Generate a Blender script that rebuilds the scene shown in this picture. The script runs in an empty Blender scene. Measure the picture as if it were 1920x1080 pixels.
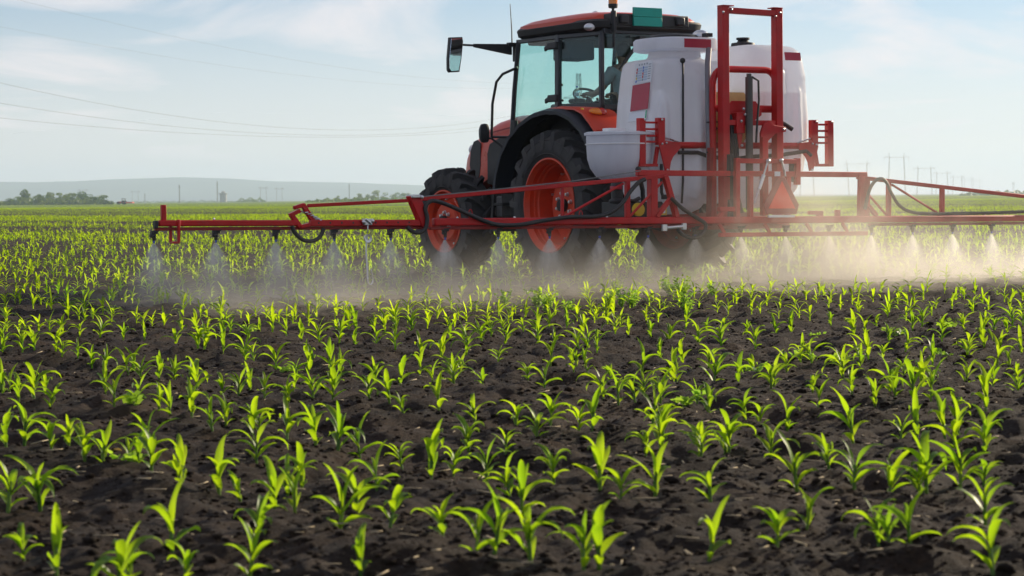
import bpy, bmesh, math, random
import numpy as np
from mathutils import Vector, Matrix, Quaternion

sc = bpy.context.scene
COL = sc.collection
rnd = random.Random(7)
R = math.radians
PI = math.pi

# ------------------------------------------------------------------ camera
CAM_H = 0.93
FPX = 3917.0                       # focal length in pixels of a 1920 px wide picture
cam_d = bpy.data.cameras.new('camera')
cam = bpy.data.objects.new('camera', cam_d)
COL.objects.link(cam)
cam_d.sensor_width = 36.0
cam_d.lens = FPX * 36.0 / 1920.0
cam_d.clip_start = 0.2
cam_d.clip_end = 30000.0
cam_d.dof.use_dof = True
cam_d.dof.focus_distance = 18.0
cam_d.dof.aperture_fstop = 7.0
pitch, roll = math.atan(168.0 / FPX), R(0.567)
fw = Vector((0, math.cos(pitch), -math.sin(pitch)))
up0 = Vector((1, 0, 0)).cross(fw)
rt = math.cos(roll) * Vector((1, 0, 0)) - math.sin(roll) * up0
up = math.cos(roll) * up0 + math.sin(roll) * Vector((1, 0, 0))
cam.matrix_world = Matrix(((rt.x, up.x, -fw.x, 0), (rt.y, up.y, -fw.y, 0), (rt.z, up.z, -fw.z, CAM_H), (0, 0, 0, 1)))
sc.camera = cam

# ------------------------------------------------------------------ sky, sun, exposure
SUN_EL, SUN_AZ = R(19.0), R(50.0)      # azimuth measured from the view direction towards the right
w = bpy.data.worlds.new('World')
sc.world = w
w.use_nodes = True
nt = w.node_tree
nt.nodes.clear()
N = nt.nodes.new
L = nt.links.new
out = N('ShaderNodeOutputWorld')
bg = N('ShaderNodeBackground')
bg.inputs['Strength'].default_value = 0.080
sky = N('ShaderNodeTexSky')
sky.sky_type = 'NISHITA'
sky.sun_disc = False
sky.sun_elevation = SUN_EL
sky.sun_rotation = SUN_AZ
sky.air_density = 0.85
sky.dust_density = 0.1
sky.ozone_density = 3.6
tc = N('ShaderNodeTexCoord')
sep = N('ShaderNodeSeparateXYZ')
L(tc.outputs['Generated'], sep.inputs[0])
# thin streaky cirrus: direction projected on a cloud deck, stretched into bands
den = N('ShaderNodeMath'); den.operation = 'ADD'; den.inputs[1].default_value = 0.10
ab = N('ShaderNodeMath'); ab.operation = 'ABSOLUTE'
L(sep.outputs[2], ab.inputs[0]); L(ab.outputs[0], den.inputs[0])
dv = N('ShaderNodeVectorMath'); dv.operation = 'DIVIDE'
cmb = N('ShaderNodeCombineXYZ')
for i in range(3):
    L(den.outputs[0], cmb.inputs[i])
L(tc.outputs['Generated'], dv.inputs[0]); L(cmb.outputs[0], dv.inputs[1])
mp = N('ShaderNodeMapping')
mp.inputs['Rotation'].default_value = (0, 0, R(-8))
mp.inputs['Scale'].default_value = (0.85, 0.62, 0.0)
L(dv.outputs[0], mp.inputs[0])
n1 = N('ShaderNodeTexNoise')
n1.inputs['Scale'].default_value = 1.35
n1.inputs['Detail'].default_value = 7
n1.inputs['Roughness'].default_value = 0.55
n1.inputs['Distortion'].default_value = 0.6
L(mp.outputs[0], n1.inputs['Vector'])
rp = N('ShaderNodeValToRGB')
rp.color_ramp.elements[0].position = 0.42
rp.color_ramp.elements[0].color = (0, 0, 0, 1)
rp.color_ramp.elements[1].position = 0.62
rp.color_ramp.elements[1].color = (0.85, 0.85, 0.85, 1)
L(n1.outputs['Fac'], rp.inputs[0])
veil = N('ShaderNodeMapRange')         # hazy veil low in the sky, all the way round
veil.inputs['From Min'].default_value = 0.0
veil.inputs['From Max'].default_value = 0.10
veil.inputs['To Min'].default_value = 0.86
veil.inputs["To Max"].default_value = 0.10
L(ab.outputs[0], veil.inputs['Value'])
mx0 = N('ShaderNodeMath'); mx0.operation = 'MAXIMUM'
L(rp.outputs[0], mx0.inputs[0]); L(veil.outputs[0], mx0.inputs[1])
mix = N('ShaderNodeMixRGB')
mix.inputs[2].default_value = (9.2, 8.5, 8.6, 1)
L(mx0.outputs[0], mix.inputs[0]); L(sky.outputs[0], mix.inputs[1])
L(mix.outputs[0], bg.inputs['Color']); L(bg.outputs[0], out.inputs['Surface'])

sun_d = bpy.data.lights.new('sun', 'SUN')
sun_d.energy = 5.0
sun_d.angle = R(0.53)
sun_d.color = (1.0, 0.85, 0.63)
sun = bpy.data.objects.new('sun', sun_d)
COL.objects.link(sun)
to_sun = Vector((math.sin(SUN_AZ) * math.cos(SUN_EL), math.cos(SUN_AZ) * math.cos(SUN_EL), math.sin(SUN_EL)))
sun.rotation_euler = to_sun.to_track_quat('Z', 'Y').to_euler()
sun.location = to_sun * 60

sc.view_settings.view_transform = 'Standard'
sc.view_settings.look = 'None'
sc.view_settings.exposure = 0.42
sc.view_settings.gamma = 1.0
sc.view_settings.use_curve_mapping = False
sc.render.engine = 'CYCLES'
cy = sc.cycles
cy.use_denoising = True
try:
    cy.denoiser = 'OPENIMAGEDENOISE'
except Exception:
    pass
cy.max_bounces = 7
cy.diffuse_bounces = 4
cy.glossy_bounces = 3
cy.transmission_bounces = 5
cy.transparent_max_bounces = 14
cy.volume_bounces = 2
cy.volume_step_rate = 1.0
cy.volume_max_steps = 96
cy.use_adaptive_sampling = True
cy.adaptive_threshold = 0.015
cy.caustics_reflective = False
cy.caustics_refractive = False

# ------------------------------------------------------------------ materials
def mat(name, color=(0.5, 0.5, 0.5), rough=0.5, metal=0.0, spec=0.5, var=0.0, scale=6.0, bump=0.0, bscale=80.0,
        dust=0.0, dustcol=(0.10, 0.075, 0.055), coat=0.0):
    m = bpy.data.materials.new(name)
    m.use_nodes = True
    t = m.node_tree
    b = t.nodes['Principled BSDF']
    b.inputs['Base Color'].default_value = (*color, 1)
    b.inputs['Roughness'].default_value = rough
    b.inputs['Metallic'].default_value = metal
    b.inputs['Specular IOR Level'].default_value = spec
    b.inputs['Coat Weight'].default_value = coat
    c = t.nodes.new('ShaderNodeTexCoord')
    last = None
    if var > 0:
        n = t.nodes.new('ShaderNodeTexNoise')
        n.inputs['Scale'].default_value = scale
        n.inputs['Detail'].default_value = 5
        t.links.new(c.outputs['Object'], n.inputs['Vector'])
        r = t.nodes.new('ShaderNodeValToRGB')
        r.color_ramp.elements[0].position = 0.3
        r.color_ramp.elements[1].position = 0.7
        r.color_ramp.elements[0].color = (*[max(0, v * (1 - var)) for v in color], 1)
        r.color_ramp.elements[1].color = (*[min(1, v * (1 + var)) for v in color], 1)
        t.links.new(n.outputs['Fac'], r.inputs[0])
        last = r.outputs[0]
        rr = t.nodes.new('ShaderNodeMapRange')
        rr.inputs['To Min'].default_value = max(0.02, rough - 0.12)
        rr.inputs['To Max'].default_value = min(1, rough + 0.15)
        t.links.new(n.outputs['Fac'], rr.inputs['Value'])
        t.links.new(rr.outputs[0], b.inputs['Roughness'])
    if dust > 0:
        n2 = t.nodes.new('ShaderNodeTexNoise')
        n2.inputs['Scale'].default_value = 9
        n2.inputs['Detail'].default_value = 8
        n2.inputs['Roughness'].default_value = 0.7
        t.links.new(c.outputs['Object'], n2.inputs['Vector'])
        r2 = t.nodes.new('ShaderNodeMapRange')
        r2.inputs['From Min'].default_value = 0.45
        r2.inputs['From Max'].default_value = 0.75
        r2.inputs['To Max'].default_value = dust
        t.links.new(n2.outputs['Fac'], r2.inputs['Value'])
        mx = t.nodes.new('ShaderNodeMixRGB')
        mx.inputs[1].default_value = (*color, 1)
        mx.inputs[2].default_value = (*dustcol, 1)
        t.links.new(r2.outputs[0], mx.inputs[0])
        if last:
            t.links.new(last, mx.inputs[1])
        last = mx.outputs[0]
    if last:
        t.links.new(last, b.inputs['Base Color'])
    if bump > 0:
        n3 = t.nodes.new('ShaderNodeTexNoise')
        n3.inputs['Scale'].default_value = bscale
        n3.inputs['Detail'].default_value = 4
        t.links.new(c.outputs['Object'], n3.inputs['Vector'])
        bp = t.nodes.new('ShaderNodeBump')
        bp.inputs['Strength'].default_value = bump
        bp.inputs['Distance'].default_value = 0.01
        t.links.new(n3.outputs['Fac'], bp.inputs['Height'])
        t.links.new(bp.outputs[0], b.inputs['Normal'])
    return m

M = {}
M['red'] = mat('sprayer_red_paint', (0.50, 0.010, 0.012), 0.36, spec=0.35, var=0.14, dust=0.16)
M['darkred'] = mat('dull_red_paint', (0.33, 0.012, 0.012), 0.5, var=0.2, dust=0.3)
M['orange'] = mat('orange_red_paint', (0.60, 0.060, 0.028), 0.30, spec=0.35, var=0.06, dust=0.06)
M['rim'] = mat('orange_rim_paint', (0.66, 0.055, 0.016), 0.40, spec=0.35, var=0.10, dust=0.22)
M['rubber'] = mat('tyre_rubber', (0.034, 0.034, 0.036), 0.7, var=0.3, dust=0.65, dustcol=(0.06, 0.05, 0.042), bump=0.3, bscale=60)
M['hose'] = mat('hose_rubber', (0.018, 0.018, 0.02), 0.5, var=0.2, dust=0.2)
M['black'] = mat('black_plastic', (0.014, 0.015, 0.018), 0.5, var=0.2, dust=0.15)
M['flare'] = mat('fender_plastic', (0.020, 0.025, 0.036), 0.45, var=0.15, dust=0.2, dustcol=(0.07, 0.065, 0.06))
M['frame'] = mat('cab_frame_paint', (0.022, 0.025, 0.033), 0.35, var=0.1)
M['dark'] = mat('chassis_black', (0.012, 0.012, 0.013), 0.7, dust=0.3)
M['grey'] = mat('grey_cast_metal', (0.17, 0.17, 0.17), 0.6, 0.2, var=0.2, dust=0.3)
M['steel'] = mat('zinc_steel', (0.62, 0.63, 0.65), 0.3, 0.9, var=0.1)
M['chrome'] = mat('mirror_glass', (0.75, 0.77, 0.78), 0.04, 1.0)
M['green'] = mat('green_reflective_panel', (0.0, 0.30, 0.235), 0.4, var=0.05)
M['reflect'] = mat('red_reflective_sticker', (0.42, 0.018, 0.05), 0.4, var=0.05)
M['paper'] = mat('white_sticker', (0.72, 0.75, 0.80), 0.5)
M['yellow'] = mat('yellow_plastic', (0.75, 0.50, 0.02), 0.4)
M['amber'] = mat('amber_lens', (0.85, 0.23, 0.01), 0.15, coat=0.5)
M['redlens'] = mat('red_lens', (0.55, 0.02, 0.01), 0.15, coat=0.5)
M['blue'] = mat('blue_nozzle_plastic', (0.05, 0.10, 0.55), 0.4)
M['white'] = mat('white_plastic', (0.82, 0.82, 0.83), 0.4)
M['cream'] = mat('yellowed_plastic', (0.62, 0.46, 0.16), 0.45, var=0.15)
M['skin'] = mat('skin', (0.42, 0.23, 0.16), 0.55)
M['hair'] = mat('dark_hair', (0.02, 0.016, 0.013), 0.6)
M['shirt'] = mat('grey_shirt', (0.42, 0.44, 0.47), 0.85, var=0.08, scale=14)
M['trousers'] = mat('dark_trousers', (0.03, 0.035, 0.05), 0.85)
M['seat'] = mat('seat_fabric', (0.035, 0.035, 0.04), 0.9)
M['pylon'] = mat('galvanised_lattice', (0.34, 0.35, 0.36), 0.6, 0.3)
M['wire'] = mat('cable_metal', (0.20, 0.20, 0.20), 0.6)
M['bark'] = mat('bark', (0.07, 0.05, 0.035), 0.9)
M['concrete'] = mat('concrete', (0.36, 0.35, 0.33), 0.9, var=0.1)
M['signface'] = mat('fluorescent_red_face', (0.95, 0.075, 0.045), 0.5, spec=0.2)
M['signrim'] = mat('dark_red_reflective_rim', (0.33, 0.03, 0.03), 0.4)
M['straw'] = mat('dry_straw', (0.42, 0.34, 0.22), 0.8, var=0.4, scale=3)

def plastic_tank():
    m = bpy.data.materials.new('translucent_tank_plastic')
    m.use_nodes = True
    t = m.node_tree
    b = t.nodes['Principled BSDF']
    o = t.nodes['Material Output']
    c = t.nodes.new('ShaderNodeTexCoord')
    n = t.nodes.new('ShaderNodeTexNoise')
    n.inputs['Scale'].default_value = 3.0
    n.inputs['Detail'].default_value = 6
    mpn = t.nodes.new('ShaderNodeMapping')
    mpn.inputs['Scale'].default_value = (3, 3, 0.5)
    t.links.new(c.outputs['Object'], mpn.inputs[0])
    t.links.new(mpn.outputs[0], n.inputs['Vector'])
    r = t.nodes.new('ShaderNodeValToRGB')
    r.color_ramp.elements[0].position = 0.32
    r.color_ramp.elements[0].color = (0.78, 0.79, 0.83, 1)
    r.color_ramp.elements[1].position = 0.62
    r.color_ramp.elements[1].color = (0.88, 0.90, 0.94, 1)
    t.links.new(n.outputs['Fac'], r.inputs[0])
    t.links.new(r.outputs[0], b.inputs['Base Color'])
    b.inputs['Roughness'].default_value = 0.36
    tr = t.nodes.new('ShaderNodeBsdfTranslucent')
    tr.inputs[0].default_value = (0.82, 0.86, 0.95, 1)
    s = t.nodes.new('ShaderNodeSeparateXYZ')
    t.links.new(c.outputs['Object'], s.inputs[0])
    lv = t.nodes.new('ShaderNodeMapRange')          # liquid stands up to 2.06 m: less light comes through below
    lv.inputs['From Min'].default_value = 2.055
    lv.inputs['From Max'].default_value = 2.075
    lv.inputs['To Min'].default_value = 0.34
    lv.inputs['To Max'].default_value = 0.66
    t.links.new(s.outputs[2], lv.inputs['Value'])
    mxs = t.nodes.new('ShaderNodeMixShader')
    t.links.new(lv.outputs[0], mxs.inputs[0])
    t.links.new(b.outputs[0], mxs.inputs[1])
    t.links.new(tr.outputs[0], mxs.inputs[2])
    t.links.new(mxs.outputs[0], o.inputs['Surface'])
    return m
M['tank'] = plastic_tank()

def glass(name, tint, refl=0.10):
    m = bpy.data.materials.new(name)
    m.use_nodes = True
    t = m.node_tree
    t.nodes.remove(t.nodes['Principled BSDF'])
    o = t.nodes['Material Output']
    a = t.nodes.new('ShaderNodeBsdfTransparent')
    a.inputs[0].default_value = (*tint, 1)
    g = t.nodes.new('ShaderNodeBsdfGlossy')
    g.inputs['Roughness'].default_value = 0.02
    lw = t.nodes.new('ShaderNodeLayerWeight')
    pw = t.nodes.new('ShaderNodeMath'); pw.operation = 'POWER'; pw.inputs[1].default_value = 5.0
    f = t.nodes.new('ShaderNodeMath'); f.operation = 'MULTIPLY_ADD'
    f.inputs[1].default_value = 0.85; f.inputs[2].default_value = 0.035
    lw.inputs['Blend'].default_value = 0.5
    t.links.new(lw.outputs['Facing'], pw.inputs[0])
    t.links.new(pw.outputs[0], f.inputs[0])
    mx = t.nodes.new('ShaderNodeMixShader')
    t.links.new(f.outputs[0], mx.inputs[0])
    t.links.new(a.outputs[0], mx.inputs[1])
    t.links.new(g.outputs[0], mx.inputs[2])
    t.links.new(mx.outputs[0], o.inputs['Surface'])
    return m
M['glass'] = glass('green_tinted_glass', (0.84, 0.955, 0.94))
M['bottle'] = glass('clear_bottle_plastic', (0.80, 0.90, 0.96))

def leafmat(name, base, trans, rough=0.42, var=0.22, scale=5.0, tmix=0.55):
    m = bpy.data.materials.new(name)
    m.use_nodes = True
    t = m.node_tree
    b = t.nodes['Principled BSDF']
    o = t.nodes['Material Output']
    g = t.nodes.new('ShaderNodeNewGeometry')
    oi = t.nodes.new('ShaderNodeObjectInfo')
    n = t.nodes.new('ShaderNodeTexNoise')
    n.inputs['Scale'].default_value = scale
    t.links.new(g.outputs['Position'], n.inputs['Vector'])
    ad = t.nodes.new('ShaderNodeMath'); ad.operation = 'ADD'
    ml = t.nodes.new('ShaderNodeMath'); ml.operation = 'MULTIPLY_ADD'
    ml.inputs[1].default_value = 0.35
    ml.inputs[2].default_value = -0.175
    t.links.new(oi.outputs['Random'], ml.inputs[0])
    t.links.new(n.outputs['Fac'], ad.inputs[0])
    t.links.new(ml.outputs[0], ad.inputs[1])
    def ramp(c0):
        r = t.nodes.new('ShaderNodeValToRGB')
        r.color_ramp.elements[0].position = 0.28
        r.color_ramp.elements[1].position = 0.72
        r.color_ramp.elements[0].color = (c0[0] * (1 - var * 1.3), c0[1] * (1 - var * 0.8), c0[2], 1)
        r.color_ramp.elements[1].color = (min(1, c0[0] * (1 + var)), min(1, c0[1] * (1 + var * 0.5)), c0[2], 1)
        t.links.new(ad.outputs[0], r.inputs[0])
        return r
    at_ = t.nodes.new('ShaderNodeAttribute'); at_.attribute_name = 'rib'
    rp3 = t.nodes.new('ShaderNodeMath'); rp3.operation = 'POWER'; rp3.inputs[1].default_value = 5.0
    t.links.new(at_.outputs['Fac'], rp3.inputs[0])
    rk_ = t.nodes.new('ShaderNodeMath'); rk_.operation = 'MULTIPLY'; rk_.inputs[1].default_value = 0.6
    t.links.new(rp3.outputs[0], rk_.inputs[0])
    rm_ = t.nodes.new('ShaderNodeMixRGB'); rm_.inputs[2].default_value = (0.30, 0.40, 0.10, 1)
    t.links.new(rk_.outputs[0], rm_.inputs[0]); t.links.new(ramp(base).outputs[0], rm_.inputs[1])
    t.links.new(rm_.outputs[0], b.inputs['Base Color'])
    b.inputs['Roughness'].default_value = rough
    b.inputs['Specular IOR Level'].default_value = 0.45
    tr = t.nodes.new('ShaderNodeBsdfTranslucent')
    t.links.new(ramp(trans).outputs[0], tr.inputs[0])
    mx = t.nodes.new('ShaderNodeMixShader')
    mx.inputs[0].default_value = tmix
    t.links.new(b.outputs[0], mx.inputs[1])
    t.links.new(tr.outputs[0], mx.inputs[2])
    t.links.new(mx.outputs[0], o.inputs['Surface'])
    return m
M['leaf'] = leafmat('maize_leaf', (0.075, 0.17, 0.016), (0.43, 0.66, 0.012), tmix=0.62)
M['stem'] = leafmat('maize_stem', (0.10, 0.19, 0.03), (0.30, 0.44, 0.03), tmix=0.35)
M['weed'] = leafmat('weed_leaf', (0.09, 0.19, 0.025), (0.42, 0.66, 0.05), tmix=0.6)
M['foliage'] = leafmat('tree_leaf', (0.07, 0.12, 0.020), (0.28, 0.42, 0.04), var=0.45, scale=0.25, tmix=0.4)
M['crop'] = leafmat('distant_maize_leaf', (0.090, 0.19, 0.016), (0.52, 0.76, 0.010), rough=0.6, scale=0.4, tmix=0.68)

def soilmat():
    m = bpy.data.materials.new('dark_soil')
    m.use_nodes = True
    t = m.node_tree
    b = t.nodes['Principled BSDF']
    g = t.nodes.new('ShaderNodeNewGeometry')
    def noise(s, d, r=0.6):
        n = t.nodes.new('ShaderNodeTexNoise')
        n.inputs['Scale'].default_value = s
        n.inputs['Detail'].default_value = d
        n.inputs['Roughness'].default_value = r
        t.links.new(g.outputs['Position'], n.inputs['Vector'])
        return n
    a = noise(2.2, 8, 0.65)
    f = noise(55.0, 6, 0.65)
    r = t.nodes.new('ShaderNodeValToRGB')
    e = r.color_ramp.elements
    e[0].position = 0.30; e[0].color = (0.0085, 0.0046, 0.0026, 1)
    e[1].position = 0.72; e[1].color = (0.066, 0.037, 0.019, 1)
    x = e.new(0.5); x.color = (0.020, 0.0112, 0.0060, 1)
    av = t.nodes.new('ShaderNodeMath'); av.operation = 'MULTIPLY_ADD'
    av.inputs[1].default_value = 0.45
    t.links.new(f.outputs['Fac'], av.inputs[0])
    hf = t.nodes.new('ShaderNodeMath'); hf.operation = 'MULTIPLY'; hf.inputs[1].default_value = 0.55
    t.links.new(a.outputs['Fac'], hf.inputs[0]); t.links.new(hf.outputs[0], av.inputs[2])
    t.links.new(av.outputs[0], r.inputs[0])
    # far away the crop closes over the soil: green cover by distance along the ground
    s = t.nodes.new('ShaderNodeSeparateXYZ'); t.links.new(g.outputs['Position'], s.inputs[0])
    cov = t.nodes.new('ShaderNodeMapRange')
    cov.inputs['From Min'].default_value = 90
    cov.inputs['From Max'].default_value = 420
    cov.inputs['To Max'].default_value = 0.7
    t.links.new(s.outputs[1], cov.inputs['Value'])
    mx = t.nodes.new('ShaderNodeMixRGB')
    mx.inputs[2].default_value = (0.19, 0.30, 0.016, 1)
    t.links.new(cov.outputs[0], mx.inputs[0]); t.links.new(r.outputs[0], mx.inputs[1])
    # drier pale crusts and a few small stones
    cr = noise(0.9, 5, 0.6); sp_ = noise(120.0, 2, 0.5)
    c1 = t.nodes.new('ShaderNodeMapRange'); c1.inputs['From Min'].default_value = 0.52; c1.inputs['From Max'].default_value = 0.70; c1.inputs['To Max'].default_value = 0.45
    t.links.new(cr.outputs['Fac'], c1.inputs['Value'])
    m1 = t.nodes.new('ShaderNodeMixRGB'); m1.inputs[2].default_value = (0.060, 0.036, 0.021, 1)
    t.links.new(c1.outputs[0], m1.inputs[0]); t.links.new(mx.outputs[0], m1.inputs[1])
    c2 = t.nodes.new('ShaderNodeMapRange'); c2.inputs['From Min'].default_value = 0.70; c2.inputs['From Max'].default_value = 0.76; c2.inputs['To Max'].default_value = 0.8
    t.links.new(sp_.outputs['Fac'], c2.inputs['Value'])
    m2 = t.nodes.new('ShaderNodeMixRGB'); m2.inputs[2].default_value = (0.20, 0.15, 0.11, 1)
    t.links.new(c2.outputs[0], m2.inputs[0]); t.links.new(m1.outputs[0], m2.inputs[1])
    t.links.new(m2.outputs[0], b.inputs['Base Color'])
    b.inputs['Roughness'].default_value = 0.88
    b.inputs['Specular IOR Level'].default_value = 0.25
    h = noise(38.0, 8, 0.7)
    bp = t.nodes.new('ShaderNodeBump')
    bp.inputs['Strength'].default_value = 1.0
    bp.inputs['Distance'].default_value = 0.035
    t.links.new(h.outputs['Fac'], bp.inputs['Height'])
    t.links.new(bp.outputs[0], b.inputs['Normal'])
    return m
M['soil'] = soilmat()

def hillmat():
    return mat('wooded_hills', (0.06, 0.085, 0.045), 0.95, var=0.4, scale=0.004)
M['hill'] = hillmat()

# ------------------------------------------------------------------ mesh helpers
class MB:
    def __init__(s):
        s.v = []
        s.f = []
    def add(s, vs, fs):
        o = len(s.v)
        s.v += [tuple(p) for p in vs]
        s.f += [tuple(i + o for i in q) for q in fs]
        return s
    def box(s, c, d, rot=None):
        hx, hy, hz = d[0] / 2, d[1] / 2, d[2] / 2
        vs = [Vector((x, y, z)) for x in (-hx, hx) for y in (-hy, hy) for z in (-hz, hz)]
        if rot is not None:
            vs = [rot @ p for p in vs]
        c = Vector(c)
        return s.add([p + c for p in vs], [(0, 1, 3, 2), (4, 6, 7, 5), (0, 4, 5, 1), (2, 3, 7, 6), (0, 2, 6, 4), (1, 5, 7, 3)])
    def bar(s, p0, p1, w_, h_, upv=(0, 0, 1)):
        p0, p1 = Vector(p0), Vector(p1)
        d = (p1 - p0).normalized()
        u = Vector(upv)
        if abs(d.dot(u)) > 0.97:
            u = Vector((0, 1, 0))
        sd = d.cross(u).normalized()
        u = sd.cross(d)
        vs = [p + sd * a + u * b for p in (p0, p1) for a, b in ((-w_ / 2, -h_ / 2), (w_ / 2, -h_ / 2), (w_ / 2, h_ / 2), (-w_ / 2, h_ / 2))]
        return s.add(vs, [(3, 2, 1, 0), (4, 5, 6, 7), (0, 1, 5, 4), (1, 2, 6, 5), (2, 3, 7, 6), (3, 0, 4, 7)])
    def tube(s, pts, r, n=10, cap=True):
        pts = [Vector(p) for p in pts]
        rs = r if isinstance(r, (list, tuple)) else [r] * len(pts)
        o = len(s.v)
        prev = None
        for i, p in enumerate(pts):
            d = (pts[min(i + 1, len(pts) - 1)] - pts[max(i - 1, 0)]).normalized()
            if prev is None:
                u = Vector((0, 0, 1)) if abs(d.z) < 0.9 else Vector((1, 0, 0))
                a = d.cross(u).normalized()
            else:
                a = (prev - d * prev.dot(d)).normalized()
            b = d.cross(a)
            prev = a
            for k in range(n):
                t = 2 * PI * k / n
                s.v.append(tuple(p + (a * math.cos(t) + b * math.sin(t)) * rs[i]))
        for i in range(len(pts) - 1):
            for k in range(n):
                k2 = (k + 1) % n
                s.f.append((o + i * n + k, o + i * n + k2, o + (i + 1) * n + k2, o + (i + 1) * n + k))
        if cap:
            s.f.append(tuple(o + k for k in range(n))[::-1])
            s.f.append(tuple(o + (len(pts) - 1) * n + k for k in range(n)))
        return s
    def lathe(s, prof, n=32, axis='z', c=(0, 0, 0), closed=False):
        # prof: (radius, height) pairs
        o = len(s.v)
        c = Vector(c)
        for r_, h_ in prof:
            for k in range(n):
                t = 2 * PI * k / n
                a, b = r_ * math.cos(t), r_ * math.sin(t)
                p = {'z': (a, b, h_), 'x': (h_, a, b), 'y': (b, h_, a)}[axis]
                s.v.append(tuple(Vector(p) + c))
        m = len(prof)
        for i in range(m if closed else m - 1):
            j = (i + 1) % m
            for k in range(n):
                k2 = (k + 1) % n
                s.f.append((o + i * n + k, o + i * n + k2, o + j * n + k2, o + j * n + k))
        if not closed:
            if prof[0][0] > 1e-5:
                s.f.append(tuple(o + k for k in range(n))[::-1])
            if prof[-1][0] > 1e-5:
                s.f.append(tuple(o + (m - 1) * n + k for k in range(n)))
        return s
    def loft(s, rings, cap=True):
        o = len(s.v)
        n = len(rings[0])
        for rg in rings:
            s.v += [tuple(p) for p in rg]
        for i in range(len(rings) - 1):
            for k in range(n):
                k2 = (k + 1) % n
                s.f.append((o + i * n + k, o + i * n + k2, o + (i + 1) * n + k2, o + (i + 1) * n + k))
        if cap:
            s.f.append(tuple(o + k for k in range(n))[::-1])
            s.f.append(tuple(o + (len(rings) - 1) * n + k for k in range(n)))
        return s
    def prism(s, poly, axis, a, b):
        # poly of 2-D points in the plane across axis, extruded from a to b
        def p3(p, h):
            return {'x': (h, p[0], p[1]), 'y': (p[0], h, p[1]), 'z': (p[0], p[1], h)}[axis]
        return s.loft([[p3(p, a) for p in poly], [p3(p, b) for p in poly]])
    def sphere(s, c, r, n=14, m=8, sc_=(1, 1, 1)):
        prof = [(max(1e-6, math.sin(PI * i / m)), -math.cos(PI * i / m)) for i in range(m + 1)]
        o = len(s.v)
        s.lathe(prof, n)
        for i in range(o, len(s.v)):
            p = s.v[i]
            s.v[i] = (c[0] + p[0] * r * sc_[0], c[1] + p[1] * r * sc_[1], c[2] + p[2] * r * sc_[2])
        return s
    def mesh(s, name, m, smooth=35):
        me = bpy.data.meshes.new(name)
        me.from_pydata(s.v, [], s.f)
        bm = bmesh.new()
        bm.from_mesh(me)
        bmesh.ops.recalc_face_normals(bm, faces=bm.faces)
        bm.to_mesh(me)
        bm.free()
        if m is not None:
            me.materials.append(m)
        if smooth:
            me.polygons.foreach_set('use_smooth', [True] * len(me.polygons))
            me.set_sharp_from_angle(angle=R(smooth))
        return me
    def build(s, name, m, parent=None, bevel=0.0, smooth=35, loc=None, rot=None):
        o = bpy.data.objects.new(name, s.mesh(name, m, smooth))
        COL.objects.link(o)
        if parent is not None:
            o.parent = parent
        if loc is not None:
            o.location = loc
        if rot is not None:
            o.rotation_euler = rot
        if bevel > 0:
            b = o.modifiers.new('bevel', 'BEVEL')
            b.width = bevel
            b.segments = 2
            b.limit_method = 'ANGLE'
            b.angle_limit = R(40)
        return o

def tag(o, label=None, cat=None, group=None, kind=None):
    if label: o['label'] = label
    if cat: o['category'] = cat
    if group: o['group'] = group
    if kind: o['kind'] = kind
    return o

def empty(name, loc=(0, 0, 0), rz=0.0, parent=None):
    o = bpy.data.objects.new(name, None)
    COL.objects.link(o)
    o.location = loc
    o.rotation_euler = (0, 0, rz)
    o.empty_display_size = 0.2
    if parent is not None:
        o.parent = parent
    return o

def np_mesh(name, V, Fc, m):
    # V (n,3), Fc (k,3) or (k,4)
    me = bpy.data.meshes.new(name)
    V = np.ascontiguousarray(V, dtype=np.float32)
    Fc = np.ascontiguousarray(Fc, dtype=np.int32)
    k = Fc.shape[1]
    me.vertices.add(len(V)); me.vertices.foreach_set('co', V.ravel())
    me.loops.add(Fc.size); me.loops.foreach_set('vertex_index', Fc.ravel())
    me.polygons.add(len(Fc))
    me.polygons.foreach_set('loop_start', np.arange(0, Fc.size, k, dtype=np.int32))
    me.polygons.foreach_set('use_smooth', np.ones(len(Fc), dtype=bool))
    me.update(calc_edges=True)
    me.materials.append(m)
    o = bpy.data.objects.new(name, me)
    COL.objects.link(o)
    return o

# frame of the tractor and its sprayer: x to its right, y ahead, boom line at y = 0
TH = R(31.0)
AX = Vector((math.cos(TH), math.sin(TH), 0))
BX = Vector((-math.sin(TH), math.cos(TH), 0))
ORG = AX * 13.79 + BX * 17.74
def world(r, q, z=0.0):
    return ORG + AX * r + BX * q + Vector((0, 0, z))

# ------------------------------------------------------------------ haze (air): transmits well up close, veils the far hills
HAZE = 1.9e-4
mh = bpy.data.materials.new('hazy_air')
mh.use_nodes = True
t = mh.node_tree
t.nodes.remove(t.nodes['Principled BSDF'])
pv = t.nodes.new('ShaderNodeVolumePrincipled')
pv.inputs['Color'].default_value = (0.66, 0.81, 1.0, 1)
pv.inputs['Density'].default_value = HAZE
pv.inputs['Anisotropy'].default_value = 0.25
t.links.new(pv.outputs[0], t.nodes['Material Output'].inputs['Volume'])
hz = MB().box((0, 4200, 69.5), (13000, 9800, 141))
tag(hz.build('haze', mh, smooth=0), kind='stuff', label='pale hazy air veiling the far hills', cat='haze')

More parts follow.
